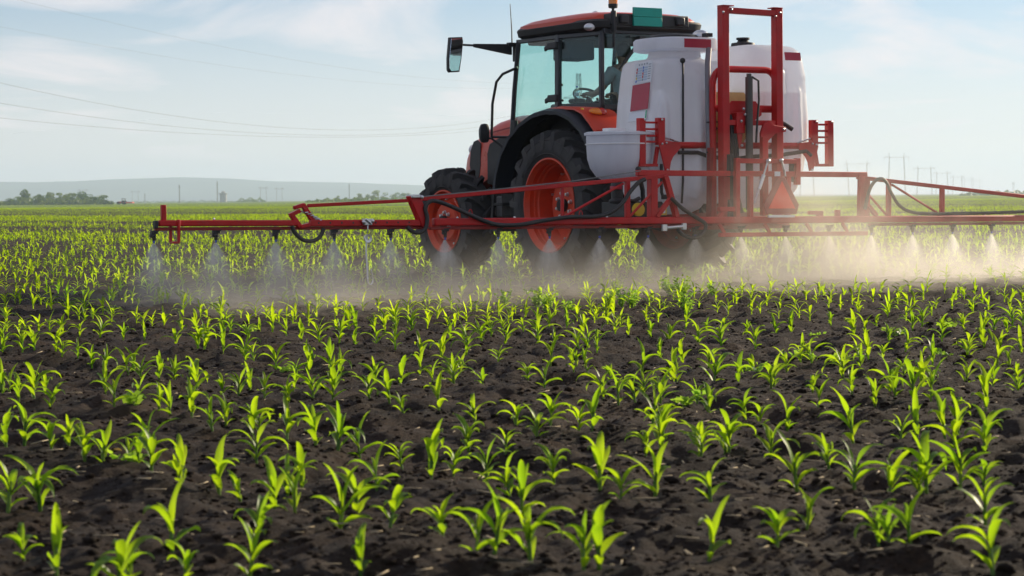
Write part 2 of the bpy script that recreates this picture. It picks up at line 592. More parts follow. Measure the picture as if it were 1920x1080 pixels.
# ------------------------------------------------------------------ ground
def hash2(ix, iy, seed):
    h = (ix.astype(np.int64) * 374761393 + iy.astype(np.int64) * 668265263 + seed * 974634777) & 0x7fffffff
    h = ((h ^ (h >> 13)) * 1274126177) & 0x7fffffff
    return ((h ^ (h >> 16)) & 0xffff) / 65535.0
def vnoise(x, y, seed):
    ix, iy = np.floor(x), np.floor(y)
    fx, fy = x - ix, y - iy
    fx = fx * fx * (3 - 2 * fx); fy = fy * fy * (3 - 2 * fy)
    a, b = hash2(ix, iy, seed), hash2(ix + 1, iy, seed)
    c, d = hash2(ix, iy + 1, seed), hash2(ix + 1, iy + 1, seed)
    return (a + (b - a) * fx) * (1 - fy) + (c + (d - c) * fx) * fy - 0.5
ROW_TH = R(33.0)
ROW_SP, ROW_PH = 0.93, 0.12
RA = np.array([math.cos(ROW_TH), math.sin(ROW_TH)])
RB = np.array([-math.sin(ROW_TH), math.cos(ROW_TH)])
def gh(x, y):
    x = np.asarray(x, dtype=float); y = np.asarray(y, dtype=float)
    d = np.hypot(x, y)
    c = x * RA[0] + y * RA[1]
    s = x * RB[0] + y * RB[1]
    near = np.clip(1.3 - d / 45.0, 0, 1)
    h = 0.050 * vnoise(x / 1.9, y / 1.9, 1)
    h = h + 0.055 * vnoise(c / 0.33, s / 0.8, 2) * near
    h = h + 0.055 * vnoise(x / 0.17 + 3, y / 0.17, 3) * near
    h = h + 0.024 * vnoise(x / 0.075, y / 0.075 + 9, 4) * near
    lump = vnoise(x / 0.042, y / 0.042 + 5, 5)
    h = h + 0.020 * lump * near
    h = h + 0.5 * vnoise(x / 60.0, y / 60.0, 6) * np.clip((d - 60) / 200, 0, 1)
    return h

ang = np.concatenate([np.linspace(-180, -45, 22)[:-1], np.linspace(-45, -17, 130)[:-1], np.linspace(-17, 17, 420)[:-1],
                      np.linspace(17, 45, 130)[:-1], np.linspace(45, 180, 22)[:-1]])
rad = [0.01, 0.5, 1.5, 2.5, 3.2]
while rad[-1] < 70:
    rad.append(rad[-1] + 0.016 * (rad[-1] / 4.5) ** 1.5)
while rad[-1] < 11000:
    rad.append(rad[-1] * 1.12)
rad = np.array(rad)
AA, RR = np.meshgrid(np.radians(ang), rad)
gx, gy = RR * np.sin(AA), RR * np.cos(AA)
k = np.minimum(1, np.minimum(6300 / np.maximum(np.abs(gx), 1e-6), np.where(gy > 0, 8900 / np.maximum(gy, 1e-6), 600 / np.maximum(-gy, 1e-6))))
gx, gy = gx * k, gy * k
gz = gh(gx, gy)
na, nr = len(ang), len(rad)
GV = np.stack([gx.ravel(), gy.ravel(), gz.ravel()], 1)
ii, jj = np.meshgrid(np.arange(nr - 1), np.arange(na), indexing='ij')
j2 = (jj + 1) % na
GF = np.stack([ii * na + jj, (ii + 1) * na + jj, (ii + 1) * na + j2, ii * na + j2], -1).reshape(-1, 4)[:, ::-1]
go = np_mesh('ground', GV, GF, M['soil'])
tag(go, 'dark crumbly soil of the maize field reaching the horizon', 'field', kind='structure')

# hills on the horizon: one long low ridge and a fainter one behind it
def ridge(name, y0, pts, depth, label):
    xs = np.linspace(pts[0][0], pts[-1][0], 240)
    hs = np.interp(xs, [p[0] for p in pts], [p[1] for p in pts])
    hs = hs + 3.0 * vnoise(xs / 300.0, xs * 0 + 4, 11) + 1.5 * vnoise(xs / 90.0, xs * 0 + 2, 12)
    hs = np.maximum(hs, 1.0)
    prof = [(-1.0, 0.0), (-0.55, 0.55), (-0.2, 0.92), (0, 1.0), (0.4, 0.7), (1.0, 0.0)]
    V, n = [], len(xs)
    for dy, k_ in prof:
        V.append(np.stack([xs, y0 + dy * depth + 0 * xs, hs * k_ - 0.5], 1))
    V = np.vstack(V)
    Fc = []
    for i in range(len(prof) - 1):
        for j in range(n - 1):
            Fc.append((i * n + j, i * n + j + 1, (i + 1) * n + j + 1, (i + 1) * n + j))
    o = np_mesh(name, V, np.array(Fc), M['hill'])
    tag(o, label, 'hills', kind='structure')
KH = 7000 / FPX
def hx(px): return (px - 960) * KH
ridge('hills', 7000, [(hx(-900), 40), (hx(-300), 62), (hx(0), 76), (hx(70), 72), (hx(180), 77), (hx(330), 83), (hx(440), 78), (hx(520), 66),
                      (hx(590), 62), (hx(680), 58), (hx(780), 50), (hx(1000), 38), (hx(1250), 22), (hx(1450), 8), (hx(1700), 2), (hx(2500), 2)],
      1100, 'long low blue hills on the horizon left of the tractor')
# ------------------------------------------------------------------ TRACTOR (local frame: x right, y ahead, z up)
tr = empty('tractor', world(0, 0), TH)
tag(tr, 'orange-red tractor with black fenders and glazed cab, seen from its left rear', 'tractor')

def superring(z, cx, cy, hx_, hy_, e=4.0, n=40):
    out_ = []
    for i in range(n):
        t_ = 2 * PI * i / n
        c, s = math.cos(t_), math.sin(t_)
        out_.append((cx + hx_ * math.copysign(abs(c) ** (2 / e), c), cy + hy_ * math.copysign(abs(s) ** (2 / e), s), z))
    return out_

def wheel(name, R_, rimr, hw, nl, lug, disc_in, discr, front):
    # built about the x axis, outer side towards -x
    root = empty(name, (0, 0, 0))
    b = MB()
    p = [(rimr - 0.015, -hw * 0.80), (rimr + 0.03, -hw * 0.92), (rimr + (R_ - rimr) * 0.35, -hw * 1.03), (rimr + (R_ - rimr) * 0.62, -hw * 1.0),
         (R_ - lug - 0.045, -hw * 0.93), (R_ - lug - 0.008, -hw * 0.72), (R_ - lug, -hw * 0.3), (R_ - lug, hw * 0.3), (R_ - lug - 0.008, hw * 0.72),
         (R_ - lug - 0.045, hw * 0.93), (rimr + (R_ - rimr) * 0.62, hw * 1.0), (rimr + (R_ - rimr) * 0.35, hw * 1.03), (rimr + 0.03, hw * 0.92),
         (rimr - 0.015, hw * 0.80)]
    b.lathe(p, 72, 'x', closed=True)
    # moulded lettering band on the side wall reads as two fine ribs
    for rr_ in (0.22, 0.80):
        q = rimr + (R_ - rimr) * rr_ * 0.8
        b.lathe([(q - 0.006, -hw * 1.015), (q, -hw * 1.04), (q + 0.006, -hw * 1.015)], 72, 'x', closed=True)
    def st(x, ang, r_in, r_out, wd):
        da = wd / R_
        return [(x, r_in * math.cos(ang - da * 1.25), r_in * math.sin(ang - da * 1.25)), (x, r_out * math.cos(ang - da), r_out * math.sin(ang - da)),
                (x, r_out * math.cos(ang + da), r_out * math.sin(ang + da)), (x, r_in * math.cos(ang + da * 1.25), r_in * math.sin(ang + da * 1.25))]
    sw = 0.62 * hw / R_ * 1.25
    for sgn in (-1, 1):
        for i in range(nl):
            a0 = 2 * PI * (i + (0.25 if sgn > 0 else -0.25)) / nl
            wd = 0.026 if R_ > 0.75 else 0.024
            rings = [st(sgn * -0.03 * hw, a0 + sw * 1.0, R_ - lug - 0.02, R_ + 0.002, wd),
                     st(sgn * 0.35 * hw, a0 + sw * 0.55, R_ - lug - 0.02, R_, wd),
                     st(sgn * 0.78 * hw, a0 + sw * 0.10, R_ - lug - 0.03, R_ - 0.006, wd * 1.15),
                     st(sgn * 1.02 * hw, a0 - sw * 0.12, R_ - lug - 0.08, R_ - 0.03, wd * 1.3),
                     st(sgn * 1.06 * hw, a0 - sw * 0.22, R_ - lug * 2 - 0.11, R_ - lug - 0.075, wd * 1.3)]
            b.loft(rings)
    b.build('tyre', M['rubber'], root, smooth=30)
    rim = MB()
    o = -hw * 0.86
    barrel = rimr * 0.86
    prof = [(rimr + 0.012, o - 0.006), (rimr + 0.012, o - 0.022), (rimr - 0.006, o - 0.024), (rimr - 0.014, o - 0.004), (rimr - 0.04, o + 0.03),
            (rimr * 0.93, o + 0.045), (rimr * 0.92, o + 0.085), (rimr * 0.90, o + 0.09), (rimr * 0.89, o + 0.125), (barrel, o + 0.14), (barrel * 0.97, -hw * 0.86 + max(disc_in, 0.1) + 0.08),
            (barrel * 0.97, hw * 0.7), (rimr, hw * 0.85)]
    rim.lathe(prof[:-2] if False else prof, 56, 'x')
    rim.f = [q for q in rim.f if len(q) == 4]
    rim.build('rim', M['rim'], root, smooth=30)
    d = MB()
    zd = o + disc_in
    if front:
        prof = [(0.0, zd - 0.012), (discr * 0.30, zd - 0.012), (discr * 0.34, zd), (discr * 0.92, zd), (discr, zd + 0.02), (discr * 1.03, zd + 0.06),
                (barrel * 0.97, zd + 0.10)]
    else:
        prof = [(0.0, zd), (discr * 0.95, zd), (discr, zd + 0.015), (discr * 1.02, zd + 0.08), (barrel * 0.80, zd + 0.10), (barrel * 0.97, zd + 0.115)]
    d.lathe(prof, 48, 'x')
    d.build('wheel_disc', M['rim'], root, smooth=30)
    hub = MB()
    hub.lathe([(0.0, zd - 0.075), (0.058, zd - 0.075), (0.068, zd - 0.065), (0.075, zd + 0.02)], 20, 'x')
    hub.build('hub', M['dark'], root)
    bl = MB()
    nb = 8
    br = discr * 0.52 if not front else discr * 0.45
    for i in range(nb):
        t_ = 2 * PI * (i + 0.5) / nb
        bl.lathe([(0.0, zd - 0.035), (0.018, zd - 0.034), (0.022, zd - 0.012), (0.026, zd - 0.010), (0.026, zd + 0.005)], 8, 'x', (0, br * math.cos(t_), br * math.sin(t_)))
    br2 = barrel * 0.88
    for i in range(8):
        t_ = 2 * PI * (i + 0.25) / 8
        z2 = zd + (0.10 if not front else 0.085)
        bl.lathe([(0.0, z2 - 0.03), (0.014, z2 - 0.03), (0.016, z2 + 0.03)], 8, 'x', (0, br2 * math.cos(t_), br2 * math.sin(t_)))
    tag(bl.build('wheel_bolts', M['steel'], root), kind='stuff')
    return root

def copy_tree(o, parent=None, mirror=False):
    c = o.copy()
    COL.objects.link(c)
    c.parent = parent
    for ch in list(o.children):
        copy_tree(ch, c)
    return c

rw = wheel('rear_wheel', 0.872, 0.535, 0.235, 22, 0.062, 0.20, 0.275, False)
rw.parent = tr; rw.location = (-0.86, 2.58, 0.845); rw.rotation_euler = (0.12, 0, 0)
rw2 = copy_tree(rw, tr); rw2.location = (0.86, 2.58, 0.845); rw2.rotation_euler = (0.5, 0, PI)
fwl = wheel('front_wheel', 0.672, 0.382, 0.20, 18, 0.058, 0.018, 0.245, True)
fwl.parent = tr; fwl.location = (-0.84, 5.16, 0.652); fwl.rotation_euler = (0.3, 0, R(3.5))
fw2 = copy_tree(fwl, tr); fw2.location = (0.84, 5.16, 0.652); fw2.rotation_euler = (0.1, 0, PI + R(3.5))

# chassis, axles, engine block
b = MB()
b.box((0, 3.3, 0.98), (0.52, 3.4, 0.46)).box((0, 2.58, 0.86), (1.30, 0.30, 0.34)).box((0, 5.0, 0.86), (0.44, 1.1, 0.40))
b.box((0, 4.45, 1.30), (0.62, 1.3, 0.9)).box((0, 2.3, 1.35), (0.9, 0.9, 0.5)).box((0, 2.0, 0.9), (0.6, 0.6, 0.5))
b.box((0, 3.3, 1.55), (1.16, 1.6, 0.20)).box((0, 2.16, 1.78), (1.10, 0.16, 0.40))
b.build('chassis', M['dark'], tr, bevel=0.02)
b = MB()
b.tube([(-0.62, 5.16, 0.64), (0.62, 5.16, 0.64)], 0.075).box((0, 5.16, 0.68), (0.30, 0.34, 0.26)).box((-0.62, 5.16, 0.655), (0.14, 0.20, 0.30)).box((0.62, 5.16, 0.655), (0.14, 0.20, 0.30))
b.tube([(-0.56, 4.96, 0.66), (0.56, 4.96, 0.66)], 0.022)
b.build('front_axle', M['dark'], tr, bevel=0.01)
b = MB()
b.box((-0.60, 3.75, 0.90), (0.44, 0.72, 0.44))
b.build('fuel_tank', M['dark'], tr, bevel=0.05)
b = MB()
for z_, y_ in ((0.55, 3.98), (0.86, 3.93), (1.17, 3.88)):
    b.box((-0.80, y_, z_), (0.32, 0.22, 0.035))
b.bar((-0.95, 4.1, 0.5), (-0.95, 3.98, 1.3), 0.03, 0.05).bar((-0.65, 4.1, 0.5), (-0.65, 3.98, 1.3), 0.03, 0.05)
b.build('cab_step', M['dark'], tr, bevel=0.006)
b = MB()
b.box((-0.48, 4.35, 0.83), (0.26, 0.42, 0.26))
b.build('battery_box', M['grey'], tr, bevel=0.02)
# rear linkage behind the axle
b = MB()
for s in (-1, 1):
    b.bar((s * 0.38, 2.35, 0.72), (s * 0.44, 1.25, 0.60), 0.05, 0.09).bar((s * 0.40, 2.15, 1.25), (s * 0.42, 1.55, 0.66), 0.04, 0.04)
b.bar((0, 2.2, 1.2), (0, 1.35, 1.25), 0.05, 0.05)
b.build('rear_linkage', M['dark'], tr, bevel=0.006)

# bonnet: lofted cross-sections from the cab to the nose
def bon(y, top, hw_, bot, e=4.5):
    pts = []
    n = 18
    for i in range(n + 1):
        t_ = PI * i / n
        c, s = math.cos(t_), math.sin(t_)
        pts.append((hw_ * math.copysign(abs(c) ** (2 / e), c), y, bot + (top - bot) * abs(s) ** (2 / e)))
    return pts
b = MB()
b.loft([bon(3.98, 1.97, 0.42, 1.30), bon(4.6, 1.965, 0.43, 1.26), bon(5.0, 1.91, 0.43, 1.20), bon(5.35, 1.81, 0.42, 1.08), bon(5.56, 1.71, 0.405, 1.03),
        bon(5.70, 1.60, 0.38, 1.03), bon(5.77, 1.47, 0.35, 1.05), bon(5.79, 1.30, 0.33, 1.07)])
b.build('bonnet', M['orange'], tr, smooth=40)
for s in (-1, 1):
    b = MB()
    b.prism([(4.08, 1.26), (4.08, 1.70), (4.75, 1.69), (5.00, 1.62), (5.06, 1.50), (5.06, 1.12), (4.6, 1.05), (4.2, 1.1)], 'x', s * 0.424, s * 0.437)
    b.build('engine_grille', M['black'], tr, bevel=0.006)
    b = MB()
    b.prism([(5.25, 1.63), (5.25, 1.35), (5.28, 1.22), (5.36, 1.16), (5.48, 1.20), (5.53, 1.35), (5.50, 1.55), (5.42, 1.66), (5.33, 1.68)], 'x', s * 0.410, s * 0.426)
    b.build('side_vent', M['black'], tr, bevel=0.006)
    b = MB()
    b.loft([[(s * 0.442, y_, z_) for y_, z_ in ((4.3, 1.815), (5.1, 1.735), (5.1, 1.750), (4.3, 1.835))], [(s * 0.436, y_, z_) for y_, z_ in ((4.3, 1.815), (5.1, 1.735), (5.1, 1.750), (4.3, 1.835))]])
    b.build('bonnet_crease', M['darkred'], tr, smooth=0)
b = MB()
b.prism([(-0.28, 1.02), (0.28, 1.05), (0.30, 1.45), (0.2, 1.55), (-0.2, 1.55), (-0.30, 1.45)], 'y', 5.76, 5.80)
b.build('nose_grille', M['black'], tr, bevel=0.01)
for s in (-1, 1):
    b = MB()
    b.sphere((s * 0.285, 5.66, 1.56), 0.09, 14, 8, (0.8, 0.5, 0.8))
    b.build('headlight', M['white'], tr)
b = MB()
b.box((0, 5.86, 0.82), (0.5, 0.25, 0.30)).box((0, 5.76, 1.02), (0.6, 0.18, 0.10))
b.build('front_weight', M['dark'], tr, bevel=0.02)

# rear fenders
ARC = [(3.78, 0.98), (3.72, 1.22), (3.60, 1.45), (3.42, 1.63), (3.18, 1.77), (2.90, 1.865), (2.62, 1.90), (2.35, 1.885), (2.10, 1.81), (1.88, 1.67), (1.70, 1.47), (1.62, 1.34)]
CY, CZ = 2.60, 0.80
def arcpt(i, dr):
    y_, z_ = ARC[i]
    d = Vector((y_ - CY, z_ - CZ)).normalized()
    return y_ + d.x * dr, z_ + d.y * dr
for s in (-1, 1):
    b = MB()
    rings = []
    for i in range(len(ARC)):
        o0, o1, o2, o3 = arcpt(i, 0.0), arcpt(i, 0.03), arcpt(i, 0.055), arcpt(i, 0.025)
        rings.append([(s * 1.105, *arcpt(i, -0.012)), (s * 1.11, *o1), (s * 1.06, *o2), (s * 0.84, *o2), (s * 0.84, *o3), (s * 1.05, *o3)])
    b.loft(rings)
    b.build('fender_flare', M['flare'], tr, smooth=50)
    b = MB()
    rings = []
    for i in range(len(ARC)):
        a_, c_ = arcpt(i, 0.045), arcpt(i, 0.02)
        rings.append([(s * 0.845, *a_), (s * 0.55, *a_), (s * 0.55, *c_), (s * 0.845, *c_)])
    b.loft(rings)
    rings = []
    for i in range(len(ARC)):
        a_ = arcpt(i, 0.03)
        rings.append([(s * 0.56, *a_), (s * 0.54, *a_), (s * 0.54, 2.7, 1.1), (s * 0.56, 2.7, 1.1)])
    b.loft(rings)
    b.build('wheel_arch', M['dark'], tr, smooth=50)
    b = MB()                                   # painted upper fender around the tail light
    prof = [(3.02, 1.905, 0.62, 0.97), (2.75, 1.965, 0.60, 1.00), (2.45, 1.975, 0.60, 1.01), (2.12, 1.955, 0.60, 1.02), (1.93, 1.90, 0.60, 1.04), (1.76, 1.78, 0.60, 1.05), (1.66, 1.68, 0.60, 1.04)]
    rings = []
    for y_, z_, r0, r1 in prof:
        rings.append([(s * r0, y_, z_), (s * (r1 - 0.03), y_, z_), (s * r1, y_ - 0.004, z_ - 0.02), (s * r1, y_ + 0.008, z_ - 0.035), (s * r0, y_ + 0.008, z_ - 0.035)])
    b.loft(rings)
    b.build('fender_panel', M['orange'], tr, smooth=40)
    q = Matrix.Rotation(R(52), 3, 'X')
    lamp = MB()
    lamp.sphere((0, 0, 0), 1, 20, 10, (0.115, 0.048, 0.03))
    lo = lamp.build('tail_light', M['amber'], tr, loc=(s * 0.865, 1.875, 1.895), rot=(R(42), 0, R(-4 * s)))
    l2 = MB()
    l2.sphere((0, 0, 0), 1, 16, 8, (0.062, 0.050, 0.034))
    l2.build('brake_lens', M['redlens'], lo, loc=(-s * 0.062, 0, 0.003))
    l3 = MB()
    l3.sphere((0, 0, 0), 1, 12, 6, (0.020, 0.016, 0.012))
    l3.build('side_reflector', M['yellow'], tr, loc=(s * 0.985, 2.00, 1.925), rot=(R(30), 0, 0))

# cab
PA0, PA1 = Vector((0.70, 4.02, 1.62)), Vector((0.70, 3.83, 2.83))
PB0, PB1 = Vector((0.76, 2.86, 1.97)), Vector((0.74, 2.88, 2.83))
PC0, PC1 = Vector((0.67, 2.08, 1.97)), Vector((0.655, 2.10, 2.82))
def mir(v, s): return Vector((v.x * s, v.y, v.z))
for s in (-1, 1):
    b = MB()
    b.tube([mir(PA0, s), mir(PA0.lerp(PA1, 0.5) + Vector((0.01, 0, 0)), s), mir(PA1, s)], 0.030, 8)
    b.build('front_pillar', M['frame'], tr)
    b = MB()
    b.bar(mir(PB0, s), mir(PB1, s), 0.055, 0.085)
    b.build('middle_pillar', M['frame'], tr, bevel=0.012)
    b = MB()
    b.bar(mir(PC0, s), mir(PC1, s), 0.05, 0.06)
    b.build('rear_pillar', M['frame'], tr, bevel=0.012)
    b = MB()                                    # sill that follows the fender
    sill = [(0.74, 4.00, 1.34), (0.76, 3.72, 1.36), (0.76, 3.55, 1.60), (0.765, 3.32, 1.78), (0.765, 3.08, 1.92), (0.76, 2.86, 1.985)]
    for i in range(len(sill) - 1):
        b.bar((sill[i][0] * s, sill[i][1], sill[i][2]), (sill[i + 1][0] * s, sill[i + 1][1], sill[i + 1][2]), 0.035, 0.045)
    b.build('door_sill', M['frame'], tr, bevel=0.008)
    b = MB()
    b.bar((s * 0.765, 2.9, 1.975), (s * 0.675, 2.06, 1.975), 0.045, 0.06)
    b.build('window_sill', M['frame'], tr, bevel=0.008)
    b = MB()
    b.bar((s * 0.745, 2.88, 2.80), (s * 0.66, 2.08, 2.79), 0.045, 0.05)
    b.bar((s * 0.745, 2.88, 2.80), (s * 0.70, 3.86, 2.81), 0.045, 0.05)
    b.build('door_frame', M['frame'], tr, bevel=0.008)
    b = MB()                                    # door glass
    dg = [(0.715, 3.985, 1.36), (0.755, 3.74, 1.385), (0.76, 3.56, 1.63), (0.762, 3.32, 1.81), (0.762, 3.10, 1.94), (0.755, 2.91, 2.0), (0.742, 2.93, 2.80), (0.70, 3.80, 2.80)]
    dg = [Vector((x * s, y, z)) for x, y, z in dg]
    b.loft([dg, [p - Vector((s * 0.006, 0, 0)) for p in dg]])
    b.build('door_glass', M['glass'], tr, smooth=0)
    b = MB()
    qg = [Vector((x * s, y, z)) for x, y, z in ((0.755, 2.82, 2.01), (0.675, 2.12, 2.01), (0.66, 2.13, 2.785), (0.738, 2.84, 2.795))]
    b.loft([qg, [p - Vector((s * 0.006, 0, 0)) for p in qg]])
    b.build('quarter_glass', M['glass'], tr, smooth=0)
    for zh in (2.70, 2.09):
        b = MB()
        b.box((s * 0.785, 2.93, zh), (0.05, 0.20, 0.085))
        b.bar((s * 0.79, 3.0, zh), (s * 0.775, 3.12, zh - 0.03), 0.03, 0.06)
        b.build('door_hinge', M['black'], tr, bevel=0.015)
    b = MB()
    for zz, yy in ((2.76, 2.17), (2.24, 2.79), (2.05, 2.16), (2.06, 2.78)):
        b.sphere((s * (0.672 + (yy - 2.12) * 0.12), yy, zz), 0.016, 8, 5)
    tag(b.build('glass_fixing', M['black'], tr), kind='stuff')
b = MB()
rg = [Vector(p) for p in ((-0.635, 2.06, 1.985), (0.635, 2.06, 1.985), (0.62, 2.08, 2.80), (-0.62, 2.08, 2.80))]
b.loft([rg, [p + Vector((0, 0.006, 0)) for p in rg]])
rwin = b.build('rear_window', M['glass'], tr, smooth=0)
b = MB()
b.bar((-0.66, 2.06, 1.955), (0.66, 2.06, 1.955), 0.05, 0.06).bar((-0.65, 2.08, 2.82), (0.65, 2.08, 2.82), 0.05, 0.06)
b.build('rear_window_frame', M['frame'], tr, bevel=0.008)
b = MB()
fg = [Vector(p) for p in ((-0.69, 4.02, 1.80), (0.69, 4.02, 1.80), (0.685, 3.85, 2.82), (-0.685, 3.85, 2.82))]
b.loft([fg, [p + Vector((0, 0.006, 0)) for p in fg]])
b.build('windscreen', M['glass'], tr, smooth=0)
b = MB()
for z_ in (2.76, 2.06):
    for x_ in (-0.30, 0.45):
        b.sphere((x_, 2.05, z_), 0.017, 8, 5)
tag(b.build('rear_glass_fixing', M['black'], tr), kind='stuff')
wp = MB()
wp.tube([(-0.16, 2.03, 2.72), (-0.32, 2.02, 2.56), (-0.47, 2.02, 2.38)], 0.010, 6)
wp.bar((-0.20, 2.03, 2.68), (-0.40, 2.02, 2.46), 0.02, 0.035).box((-0.15, 2.04, 2.73), (0.09, 0.07, 0.07))
wp.build('rear_wiper', M['black'], tr)
# cab floor, console and rear deck
b = MB()
b.box((0, 3.05, 1.66), (1.36, 1.9, 0.06)).box((-0.50, 2.80, 1.88), (0.26, 0.9, 0.30)).box((0.50, 2.80, 1.92), (0.26, 0.9, 0.40))
b.box((0, 3.80, 1.86), (0.42, 0.22, 0.42)).box((0, 2.16, 1.90), (1.2, 0.14, 0.14))
b.box((-0.44, 2.95, 2.065), (0.16, 0.16, 0.05)).box((0, 3.0, 2.79), (1.26, 1.5, 0.06)).box((-0.45, 3.0, 2.66), (0.36, 0.36, 0.24))
b.build('cab_interior', M['seat'], tr, bevel=0.02)
b = MB()
b.loft([superring(1.80, 0.05, 2.72, 0.24, 0.25), superring(1.92, 0.05, 2.72, 0.25, 0.26), superring(1.95, 0.05, 2.72, 0.22, 0.23)])
b.loft([superring(1.92, 0.05, 2.46, 0.23, 0.06), superring(2.20, 0.05, 2.42, 0.23, 0.07), superring(2.32, 0.05, 2.40, 0.19, 0.06), superring(2.35, 0.05, 2.40, 0.14, 0.04)])
b.build('driver_seat', M['seat'], tr, smooth=50)
b = MB()
n = 28
ringp = [(0.0 + 0.20 * math.cos(2 * PI * i / n), 3.36 + 0.19 * math.sin(2 * PI * i / n) * 0.8, 2.13 + 0.19 * math.sin(2 * PI * i / n) * 0.6) for i in range(n + 1)]
b.tube(ringp, 0.016, 8, cap=False)
for a_ in (0.5, 2.6, 4.7):
    b.tube([(0, 3.36, 2.12), (0.19 * math.cos(a_), 3.36 + 0.15 * math.sin(a_), 2.13 + 0.11 * math.sin(a_))], 0.012, 6)
b.tube([(0, 3.36, 2.12), (0, 3.62, 1.85)], 0.035, 8)
b.build('steering_wheel', M['black'], tr)
# roof
b = MB()
b.loft([superring(2.825, 0, 2.95, 0.735, 0.90, 7), superring(2.86, 0, 2.95, 0.79, 0.955, 7), superring(2.925, 0, 2.95, 0.805, 0.965, 7), superring(2.95, 0, 2.95, 0.79, 0.95, 7)])
b.build('roof_trim', M['black'], tr, smooth=40)
b = MB()
b.loft([superring(2.93, 0, 2.99, 0.802, 0.90, 6), superring(2.975, 0, 2.98, 0.80, 0.88, 6), superring(3.015, 0, 2.92, 0.76, 0.80, 5), superring(3.045, 0, 2.84, 0.66, 0.66, 4), superring(3.06, 0, 2.78, 0.45, 0.45, 3)])
b.build('roof_panel', M['orange'], tr, smooth=40)
b = MB()
b.box((-0.06, 2.06, 2.945), (1.08, 0.16, 0.135)).box((-0.56, 1.99, 2.92), (0.05, 0.06, 0.24)).bar((-0.555, 1.99, 2.87), (-0.555, 2.0, 2.63), 0.03, 0.03)
lb = b.build('light_bar', M['black'], tr, bevel=0.012)
for z_ in (3.022, 2.915):
    g_ = MB()
    g_.box((-0.115, 1.962, z_ + 0.012), (0.395, 0.03, 0.104))
    g_.build('green_panel', M['green'], lb, bevel=0.004)
for x_ in (-0.44, 0.34):
    g_ = MB()
    g_.box((x_, 1.965, 2.945), (0.11, 0.07, 0.10))
    wl = g_.build('work_light', M['black'], lb, bevel=0.018)
bc = MB()
bc.tube([(-0.56, 2.0, 2.90), (-0.56, 2.0, 3.07)], 0.016, 10).lathe([(0.0, 3.06), (0.05, 3.07), (0.055, 3.095), (0.055, 3.115)], 18, 'z', (-0.56, 2.0, 0))
bco = bc.build('beacon', M['black'], tr)
bc = MB()
bc.lathe([(0.052, 3.115), (0.054, 3.20), (0.045, 3.235), (0.0, 3.245)], 18, 'z', (-0.56, 2.0, 0))
bc.build('beacon_lens', M['amber'], bco)
bc = MB()
bc.sphere((0, 0, 0), 1, 18, 8, (0.065, 0.03, 0.045))
rl = bc.build('roof_lamp', M['steel'], tr, loc=(-0.775, 2.16, 2.86), rot=(0, 0, R(-40)))
bc = MB()
bc.sphere((-0.30, 2.75, 3.055), 0.055, 16, 8, (1, 1, 1))
bc.build('antenna_dome', M['white'], tr)
# antenna, mirror arm and mirror, grab rail, lower mirror
b = MB()
b.tube([(-0.735, 3.93, 2.76), (-0.737, 3.93, 2.95), (-0.75, 3.94, 3.27)], [0.009, 0.007, 0.004], 6)
b.build('antenna', M['black'], tr)
b = MB()
b.box((-0.72, 3.92, 2.78), (0.16, 0.07, 0.05)).bar((-0.70, 3.93, 2.77), (-0.70, 3.93, 2.58), 0.03, 0.05)
b.loft([[(-0.74, 3.92, 2.79), (-0.74, 3.97, 2.79), (-0.74, 3.97, 2.66), (-0.74, 3.92, 2.66)], [(-1.25, 3.95, 2.78), (-1.25, 3.98, 2.78), (-1.25, 3.98, 2.74), (-1.25, 3.95, 2.74)]])
b.tube([(-1.22, 3.965, 2.76), (-1.48, 3.965, 2.765)], 0.014, 8).tube([(-1.50, 3.975, 2.77), (-1.51, 3.975, 2.50)], 0.014, 8)
ma = b.build('mirror_arm', M['black'], tr, bevel=0.004)
b = MB()
def mring(y_, g_, dx=0):
    return [(x_ + dx, y_, z_) for x_, z_ in ((-1.585 + g_, 2.845 - g_), (-1.415 - g_, 2.855 - g_), (-1.405 - g_, 2.80), (-1.43 - g_, 2.60), (-1.46 - g_, 2.44 + g_), (-1.59 + g_, 2.43 + g_), (-1.612 + g_, 2.46 + g_), (-1.612 + g_, 2.60))]
b.loft([mring(4.02, 0.02), mring(3.99, 0.0), mring(3.945, 0.0), mring(3.94, 0.004)])
mo = b.build('mirror', M['black'], tr)
b = MB()
b.loft([mring(3.938, 0.014), mring(3.934, 0.016)])
b.build('mirror_face', M['chrome'], mo, smooth=0)
b = MB()
b.tube([(-0.75, 3.78, 2.50), (-0.84, 3.98, 2.43), (-0.87, 4.08, 2.34), (-0.87, 4.18, 2.08), (-0.87, 4.21, 1.66), (-0.80, 4.12, 1.58), (-0.73, 4.0, 1.45)], 0.017, 8)
b.tube([(-0.87, 4.21, 1.68), (-0.75, 3.99, 1.67)], 0.015, 8)
b.build('grab_rail', M['black'], tr)
b = MB()
def oring(y_, k_): return [(-1.033 + 0.062 * k_ * math.copysign(abs(math.cos(t_)) ** 0.6, math.cos(t_)), y_, 1.72 + 0.115 * k_ * math.copysign(abs(math.sin(t_)) ** 0.7, math.sin(t_))) for t_ in [2 * PI * i / 20 for i in range(20)]]
b.loft([oring(4.16, 0.75), oring(4.12, 1.0), oring(4.085, 1.0), oring(4.08, 0.93)])
b.tube([(-1.02, 4.12, 1.66), (-0.87, 4.2, 1.66)], 0.012, 8)
b.build('turn_light', M['black'], tr)
b = MB()
b.box((-0.735, 3.90, 1.72), (0.05, 0.10, 0.30))
b.build('door_latch', M['black'], tr, bevel=0.012)

